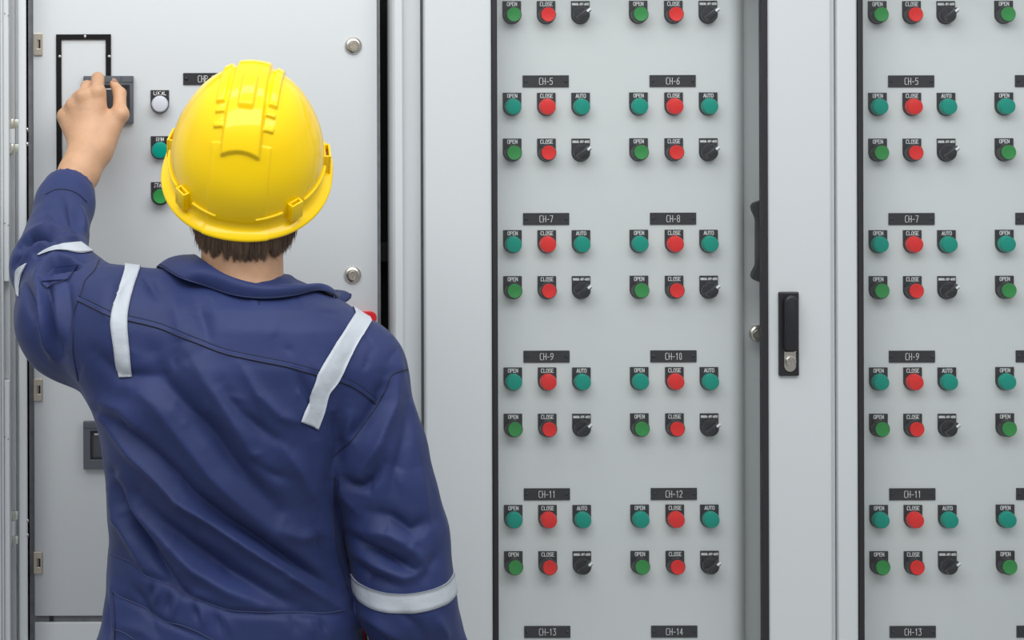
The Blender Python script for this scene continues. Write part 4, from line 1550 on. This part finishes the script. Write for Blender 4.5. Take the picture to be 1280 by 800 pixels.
def strand(root, n, length, bend):
    p = Vector(root) + Vector(n) * 0.0005
    d = (Vector((0, 0, -1)) + Vector(n) * 0.30 + Vector((hr.normal() * 0.10 + bend, 0, 0))).normalized()
    pts, rs = [], []
    for i in range(6):
        t = i / 5
        pts.append(p.copy())
        rs.append(0.0013 * (1 - t) ** 0.7 + 0.00012)
        d = (d + Vector((0, 0, -0.12)) - Vector(n) * 0.07).normalized()
        p = p + d * (length / 5)
    tube(bm, pts, rs, 4)


cx_, cy_ = K(0, 0, 0).x, K(0, 0, 0).y
cnt = 0
for _ in range(4200):
    a = hr.uniform(-1.28, 1.28)                       # 0 = straight back
    zz = hr.uniform(zb(303), zb(281 - 34 * (a / 1.28) ** 2))
    dirn = Vector((math.sin(a), -math.cos(a), 0))
    c = Vector((cx_ - 0.002, cy_ - 0.005, zz))
    h, n, _, _ = BODY_TREE.ray_cast(c + dirn * 0.16, -dirn)
    if h is None or abs(a) > 1.35 and zz < zb(275): continue
    if n.dot(dirn) < 0: n = -n
    # the hairline: longest at the nape's middle, ragged
    ph_ = a * 6.2 + 0.8 * math.sin(a * 5)
    cl = abs((ph_ % 1.0) - 0.5) * 2              # 1 = middle of a tuft
    low = zb(308 - 5 * abs(a) ** 1.5 + 19 * cl ** 0.8 * (1 - 0.35 * abs(a)) + hr.normal() * 2.0)
    L = min(0.035, h.z - low)
    if L < 0.008: continue
    if h.z < zb(305 - 10 * abs(a)): continue
    strand(h, n, L * hr.uniform(0.9, 1.1), 0.16 * (1 if (ph_ % 1.0) < 0.5 else -1) * (1 - cl) * (-1))
    cnt += 1
link('hair', mesh('hair', bm, 'hair', smooth=60), PERSON, label='short dark brown hair')

# ------------------------------------------------------------ hard hat
A_, B_, HH = 0.1035, 0.122, 0.148


def smooth01(e0, e1, x):
    t = np.clip((x - e0) / (e1 - e0), 0, 1)
    return t * t * (3 - 2 * t)


def box_mask(x, a, b, s):
    return smooth01(a - s, a, x) * (1 - smooth01(b, b + s, x))


def dome(theta, phi, extra=True):
    """theta 0 = crown .. 1 = foot of the dome; phi round the head (0 = right, pi/2 = front)"""
    th = theta * math.pi / 2
    sx, cz = np.sin(th) ** 0.88, np.cos(th) ** 0.92
    x, y, z = A_ * sx * np.cos(phi), B_ * sx * np.sin(phi), HH * cz
    return x, y, z


def relief(x, y, z):
    """height of the moulded ribs over the plain dome"""
    tau = np.degrees(np.arctan2(-y / B_, np.maximum(z, 1e-4) / HH))     # 0 crown, 90 nape
    tau = np.where(z <= 1e-4, np.where(y < 0, 90, -90), tau) + 12.0
    e = 0.0
    ax = np.abs(x)
    wid = 0.0225 + 0.003 * smooth01(0, 60, tau)
    end = 58 + 2.6 * (ax / 0.024) ** 2
    ridge = (1 - smooth01(wid - 0.0045, wid + 0.0025, ax)) * (1 - smooth01(end - 2.2, end + 1.2, tau)) * smooth01(-62, -54, tau)
    e = e + 0.0068 * ridge
    e = e + 0.0046 * (1 - smooth01(0.0066, 0.0112, ax)) * box_mask(tau, 9, 30, 4)            # pad on the ridge
    side = box_mask(ax, 0.0295, 0.0370, 0.0035)
    e = e + 0.0048 * side * box_mask(tau, -34, 26, 2.0)                                        # ribs beside it
    for t0 in (32.0, 41.5):
        e = e + 0.0035 * box_mask(ax, 0.027, 0.0375, 0.0015) * box_mask(tau, t0, t0 + 1.8, 1.3)  # short bars
    e = np.maximum(e, 0.0013 * (1 - smooth01(0.0375, 0.0395, ax)) * box_mask(tau, 53, 150, 1.2))           # flat lower panel
    return e


NP, NT = 400, 190
phis = np.linspace(0, 2 * math.pi, NP, endpoint=False)
th = np.linspace(0.004, 1.0, NT)
rows = []


def rim_drop(phi):
    """the foot of the shell dips at the nape and a little at the front"""
    b = np.maximum(0, -np.sin(phi))
    f = np.maximum(0, np.sin(phi))
    return -0.017 * b ** 2 + 0.004 * f ** 2 - 0.014 * np.abs(np.cos(phi)) ** 3


for t in th:
    x, y, z = dome(t, phis)
    nx_, ny_, nz_ = x / A_ ** 2, y / B_ ** 2, z / HH ** 2
    nn = np.sqrt(nx_ ** 2 + ny_ ** 2 + nz_ ** 2)
    e = relief(x, y, z)
    drop = rim_drop(phis) * smooth01(0.55, 1.0, np.array(t))
    rows.append(np.stack([x + nx_ / nn * e, y + ny_ / nn * e, z + nz_ / nn * e - drop], 1))
dx_, dy_ = np.cos(phis), np.sin(phis)
foot = rows[-1]
frontal = np.maximum(0, np.sin(phis)) ** 2


def flange(out_, down, vis=0.0):
    ln = np.sqrt((dx_ / A_) ** 2 + (dy_ / B_) ** 2)
    u_, v_ = dx_ / A_ / ln, dy_ / B_ / ln
    o_ = out_ + vis * frontal
    return np.stack([foot[:, 0] + u_ * o_, foot[:, 1] + v_ * o_, foot[:, 2] - down - 0.25 * vis * frontal], 1)


side_f = 1.0
for o_, dn, vs_ in ((-0.0010, 0.0012, 0), (-0.0014, 0.0030, 0), (-0.0010, 0.0075, 0), (0.0002, 0.0110, 0.002), (0.0022, 0.0134, 0.006), (0.0040, 0.0142, 0.010), (0.0080, 0.0166, 0.020), (0.0108, 0.0188, 0.030), (0.0119, 0.0202, 0.034), (0.0124, 0.0222, 0.036), (0.0120, 0.0233, 0.036), (0.0110, 0.0236, 0.035), (0.0098, 0.0222, 0.034), (0.0060, 0.0190, 0.018), (0.001, 0.0160, 0.004), (-0.0025, 0.012, 0), (-0.0030, 0.0, 0)):
    rows.append(flange(o_, dn, vs_))
for t in np.linspace(0.97, 0.05, 16):          # inside of the shell
    x, y, z = dome(t, phis)
    k = 0.97
    drop = rim_drop(phis) * smooth01(0.55, 1.0, np.array(t))
    rows.append(np.stack([x * k, y * k, z * k - 0.001 - drop], 1))
Vh = np.concatenate(rows)
Vh = np.array([tuple(H(*p)) for p in Vh])
Qh = []
nr = len(rows)
for i in range(nr - 1):
    for j in range(NP):
        k = (j + 1) % NP
        Qh.append((i * NP + j, (i + 1) * NP + j, (i + 1) * NP + k, i * NP + k))
me = bpy.data.meshes.new('hard_hat')
me.from_pydata(Vh.tolist(), [], [tuple(q) for q in Qh] + [tuple(range(NP)), tuple(range((nr - 1) * NP, nr * NP))])
me.polygons.foreach_set('use_smooth', [True] * len(me.polygons))
me.materials.append(M['yellow_shell'])
me.update()
HAT = link('hard_hat', me, PERSON, label='yellow hard hat')


def on_rim(phi, out_, up):
    """point beside the foot of the shell, out from it and up along the head axis"""
    ln = math.hypot(math.cos(phi) / A_, math.sin(phi) / B_)
    u_, v_ = math.cos(phi) / A_ / ln, math.sin(phi) / B_ / ln
    t = 1.0
    x, y = A_ * math.cos(phi), B_ * math.sin(phi)
    zd = -float(rim_drop(np.array(phi)))
    return Vector((x + u_ * out_, y + v_ * out_, zd + up)), Vector((u_, v_, 0))


LUGS = [(math.radians(12), 0.012), (math.radians(168), 0.012), (math.radians(-46), 0.016), (math.radians(-134), 0.016)]
for i, (ph, up) in enumerate(LUGS):
    c, o = on_rim(ph, 0.0, up)
    s = Vector((-o.y, o.x, 0))
    L = 0.0135 if i < 2 else 0.010
    bm = bmesh.new()
    # a box with a slot: outer wall, two cheeks, top ring
    w_out, h_lo, h_hi = 0.0085, -0.030 if i < 2 else -0.024, 0.0035

    def bx3(s0, s1, o0, o1, z0, z1):
        vs = [bm.verts.new(H(*(c + s * a + o * b + Vector((0, 0, z))))) for a in (s0, s1) for b in (o0, o1) for z in (z0, z1)]
        for f in ((0, 1, 3, 2), (4, 6, 7, 5), (0, 4, 5, 1), (2, 3, 7, 6), (0, 2, 6, 4), (1, 5, 7, 3)):
            bm.faces.new([vs[k] for k in f])
    bx3(-L, L, w_out - 0.0028, w_out, h_lo, h_hi)
    bx3(-L, -L + 0.003, -0.004, w_out - 0.0027, h_lo, h_hi)
    bx3(L - 0.003, L, -0.004, w_out - 0.0027, h_lo, h_hi)
    bx3(-L + 0.003, L - 0.003, -0.004, 0.0016, h_lo, h_hi)
    lug = link('slot_lug', mesh('slot_lug', bm, 'yellow_shell', bevel=0.0009, smooth=40), HAT)
    bm = bmesh.new()
    vs = []
    a0, b0 = L - 0.0035, (0.0018, w_out - 0.003)
    bx3(-a0, a0, b0[0], b0[1], -0.012, -0.004)  # dark orange block, its colour carries the shade inside the slot
    mat_n = 'slot_shade'
    if mat_n not in M: mat(mat_n, (0.30, 0.09, 0.01), 0.6)
    link('slot_shade_fill', mesh('slot_shade_fill', bm, mat_n), HAT, label='dark orange fill painted as shade in the slot')
# rain gutter: a raised line running between the lugs
for ph0, ph1, u0, u1 in ((LUGS[0][0] - 0.20, LUGS[2][0] + 0.16, 0.008, 0.010), (LUGS[2][0] - 0.16, math.radians(-76), 0.008, 0.004),
                         (math.radians(-104), LUGS[3][0] + 0.16, 0.004, 0.008), (LUGS[3][0] - 0.16, math.radians(-192 + 12), 0.010, 0.008)):
    pts = []
    for t in np.linspace(0, 1, 40):
        c, o = on_rim(ph0 + (ph1 - ph0) * t, 0.0012, u0 + (u1 - u0) * t)
        pts.append(H(*c))
    bm = bmesh.new()
    tube(bm, pts, [0.0006] + [0.0022] * 38 + [0.0006], 8)
    link('gutter_rib', mesh('gutter_rib', bm, 'yellow_shell', smooth=60), HAT)
# moulded lettering and its rounded outline on the ridge
bm = bmesh.new()


def on_ridge(x, tau):
    t = math.radians(tau - 12.0)
    z, yb_ = HH * math.cos(t), -B_ * math.sin(t)
    k = math.sqrt(max(0.0, 1 - (x / A_) ** 2))
    p = np.array([x, yb_ * k, z * k])
    n = np.array([p[0] / A_ ** 2, p[1] / B_ ** 2, p[2] / HH ** 2]); n /= np.linalg.norm(n)
    return H(*(p + n * 0.0069))


for st in strokes('ProTape', 0.029, 0.0055):
    tube(bm, [on_ridge(a, 42.5 - math.degrees(b / 0.135)) for a, b in st], 0.0006, 4)
link('moulded_lettering', mesh('moulded_lettering', bm, 'yellow_shell', smooth=60), HAT)
bm = bmesh.new()
ol = [(-0.0165, 47), (-0.0155, 50.2), (-0.0125, 51.6), (0.0125, 51.6), (0.0155, 50.2), (0.0165, 47)]
tube(bm, [on_ridge(a, b) for a, b in ol], 0.0004, 4)
link('moulded_outline', mesh('moulded_outline', bm, 'yellow_shell', smooth=60), HAT)
# head band of the suspension, dark under the nape
bm = bmesh.new()
ring = []
for i in range(60):
    ph = 2 * math.pi * i / 60
    ring.append([H(0.083 * k * math.cos(ph), 0.105 * k * math.sin(ph) + 0.0, z - 0.9 * float(rim_drop(np.array(ph)))) for k, z in ((1.0, -0.004), (1.03, -0.004), (1.03, -0.024), (1.0, -0.024))])
vs = [[bm.verts.new(p) for p in r] for r in ring]
for i in range(60):
    for k in range(4):
        bm.faces.new((vs[i][k], vs[(i + 1) % 60][k], vs[(i + 1) % 60][(k + 1) % 4], vs[i][(k + 1) % 4]))
link('head_band', mesh('head_band', bm, 'dark_strap', smooth=40), HAT, label='black head band')

# ---------------------------------------------------- tool in the right hand
t0, t1 = P(450.5, 783, -0.46), P(505, 1010, -0.425)
u0 = P(459.5, 788, -0.465)
TOOL = empty('pliers', t1, 'pliers with red and black striped handles held low in the right hand', 'tool')
dv, du_ = t1 - t0, t1 - u0
bm = bmesh.new()
tube(bm, [t0, t0 + dv * 0.01, t0 + dv * 0.03, t0 + dv * 0.10, t0 + dv * 0.40, t0 + dv * 0.75], [0.0022, 0.0040, 0.0046, 0.0050, 0.0055, 0.0050], 16)
link('handle', mesh('handle', bm, 'red_label', smooth=50), TOOL, label='red handle')
bm = bmesh.new()
tube(bm, [u0, u0 + du_ * 0.01, u0 + du_ * 0.03, u0 + du_ * 0.10, u0 + du_ * 0.40, u0 + du_ * 0.75], [0.0022, 0.0038, 0.0044, 0.0048, 0.0055, 0.0050], 16)
h2 = link('handle', mesh('handle', bm, 'black_plastic', smooth=50), TOOL, label='black handle with white stripes')
bm = bmesh.new()
for k in (-0.0018, 0.0020):
    tube(bm, [u0 + du_ * 0.012 + Vector((k, -0.0036, 0)), u0 + du_ * 0.10 + Vector((k * 1.2, -0.0047, 0))], 0.0009, 6)
link('white_stripe', mesh('white_stripe', bm, 'white_mark', smooth=50), h2)
bm = bmesh.new()
tube(bm, [t0 + dv * 0.74, t0 + dv * 0.95, t0 + dv * 1.1], [0.0045, 0.007, 0.003], 12)
tube(bm, [u0 + du_ * 0.74, u0 + du_ * 0.95, u0 + du_ * 1.1], [0.0045, 0.006, 0.003], 12)
link('jaw', mesh('jaw', bm, 'nickel', smooth=50), TOOL)

# ------------------------------------------------------------------ light
w = bpy.data.worlds.new('World')
SC.world = w
w.use_nodes = True
nt = w.node_tree
bg = nt.nodes['Background']
tc = nt.nodes.new('ShaderNodeTexCoord')
sp = nt.nodes.new('ShaderNodeSeparateXYZ')
rp = nt.nodes.new('ShaderNodeValToRGB')
mr = nt.nodes.new('ShaderNodeMapRange')
mr.inputs['From Min'].default_value = -1
nt.links.new(tc.outputs['Generated'], sp.inputs[0])
nt.links.new(sp.outputs['Z'], mr.inputs['Value'])
nt.links.new(mr.outputs[0], rp.inputs['Fac'])
rp.color_ramp.elements[0].position = 0.45
rp.color_ramp.elements[0].color = (0.40, 0.41, 0.42, 1)
rp.color_ramp.elements[1].position = 0.85
rp.color_ramp.elements[1].color = (0.95, 0.98, 1.0, 1)
nt.links.new(rp.outputs[0], bg.inputs['Color'])
bg.inputs['Strength'].default_value = 0.86


def area(name, loc, target, sx, sy, energy, col=(1, 1, 1)):
    l = bpy.data.lights.new(name, 'AREA')
    l.shape = 'RECTANGLE'
    l.size, l.size_y, l.energy, l.color = sx, sy, energy, col
    o = bpy.data.objects.new(name, l)
    COL.objects.link(o)
    o.location = loc
    o.rotation_euler = (Vector(target) - Vector(loc)).to_track_quat('-Z', 'Y').to_euler()
    return o


area('ceiling_light', (0.2, -1.75, 2.95), (0.25, 0.0, 1.3), 3.6, 0.8, 38, (0.97, 0.99, 1.0))
area('ceiling_light', (0.10, -0.62, 2.85), (0.10, -0.55, 1.0), 1.7, 0.24, 6.5, (0.98, 0.99, 1.0))

vs = SC.view_settings
vs.view_transform = 'Standard'
vs.look = 'None'
vs.exposure = 0.04
vs.gamma = 1.0
vs.use_curve_mapping = False
SC.cycles.max_bounces = 8
SC.cycles.transparent_max_bounces = 12
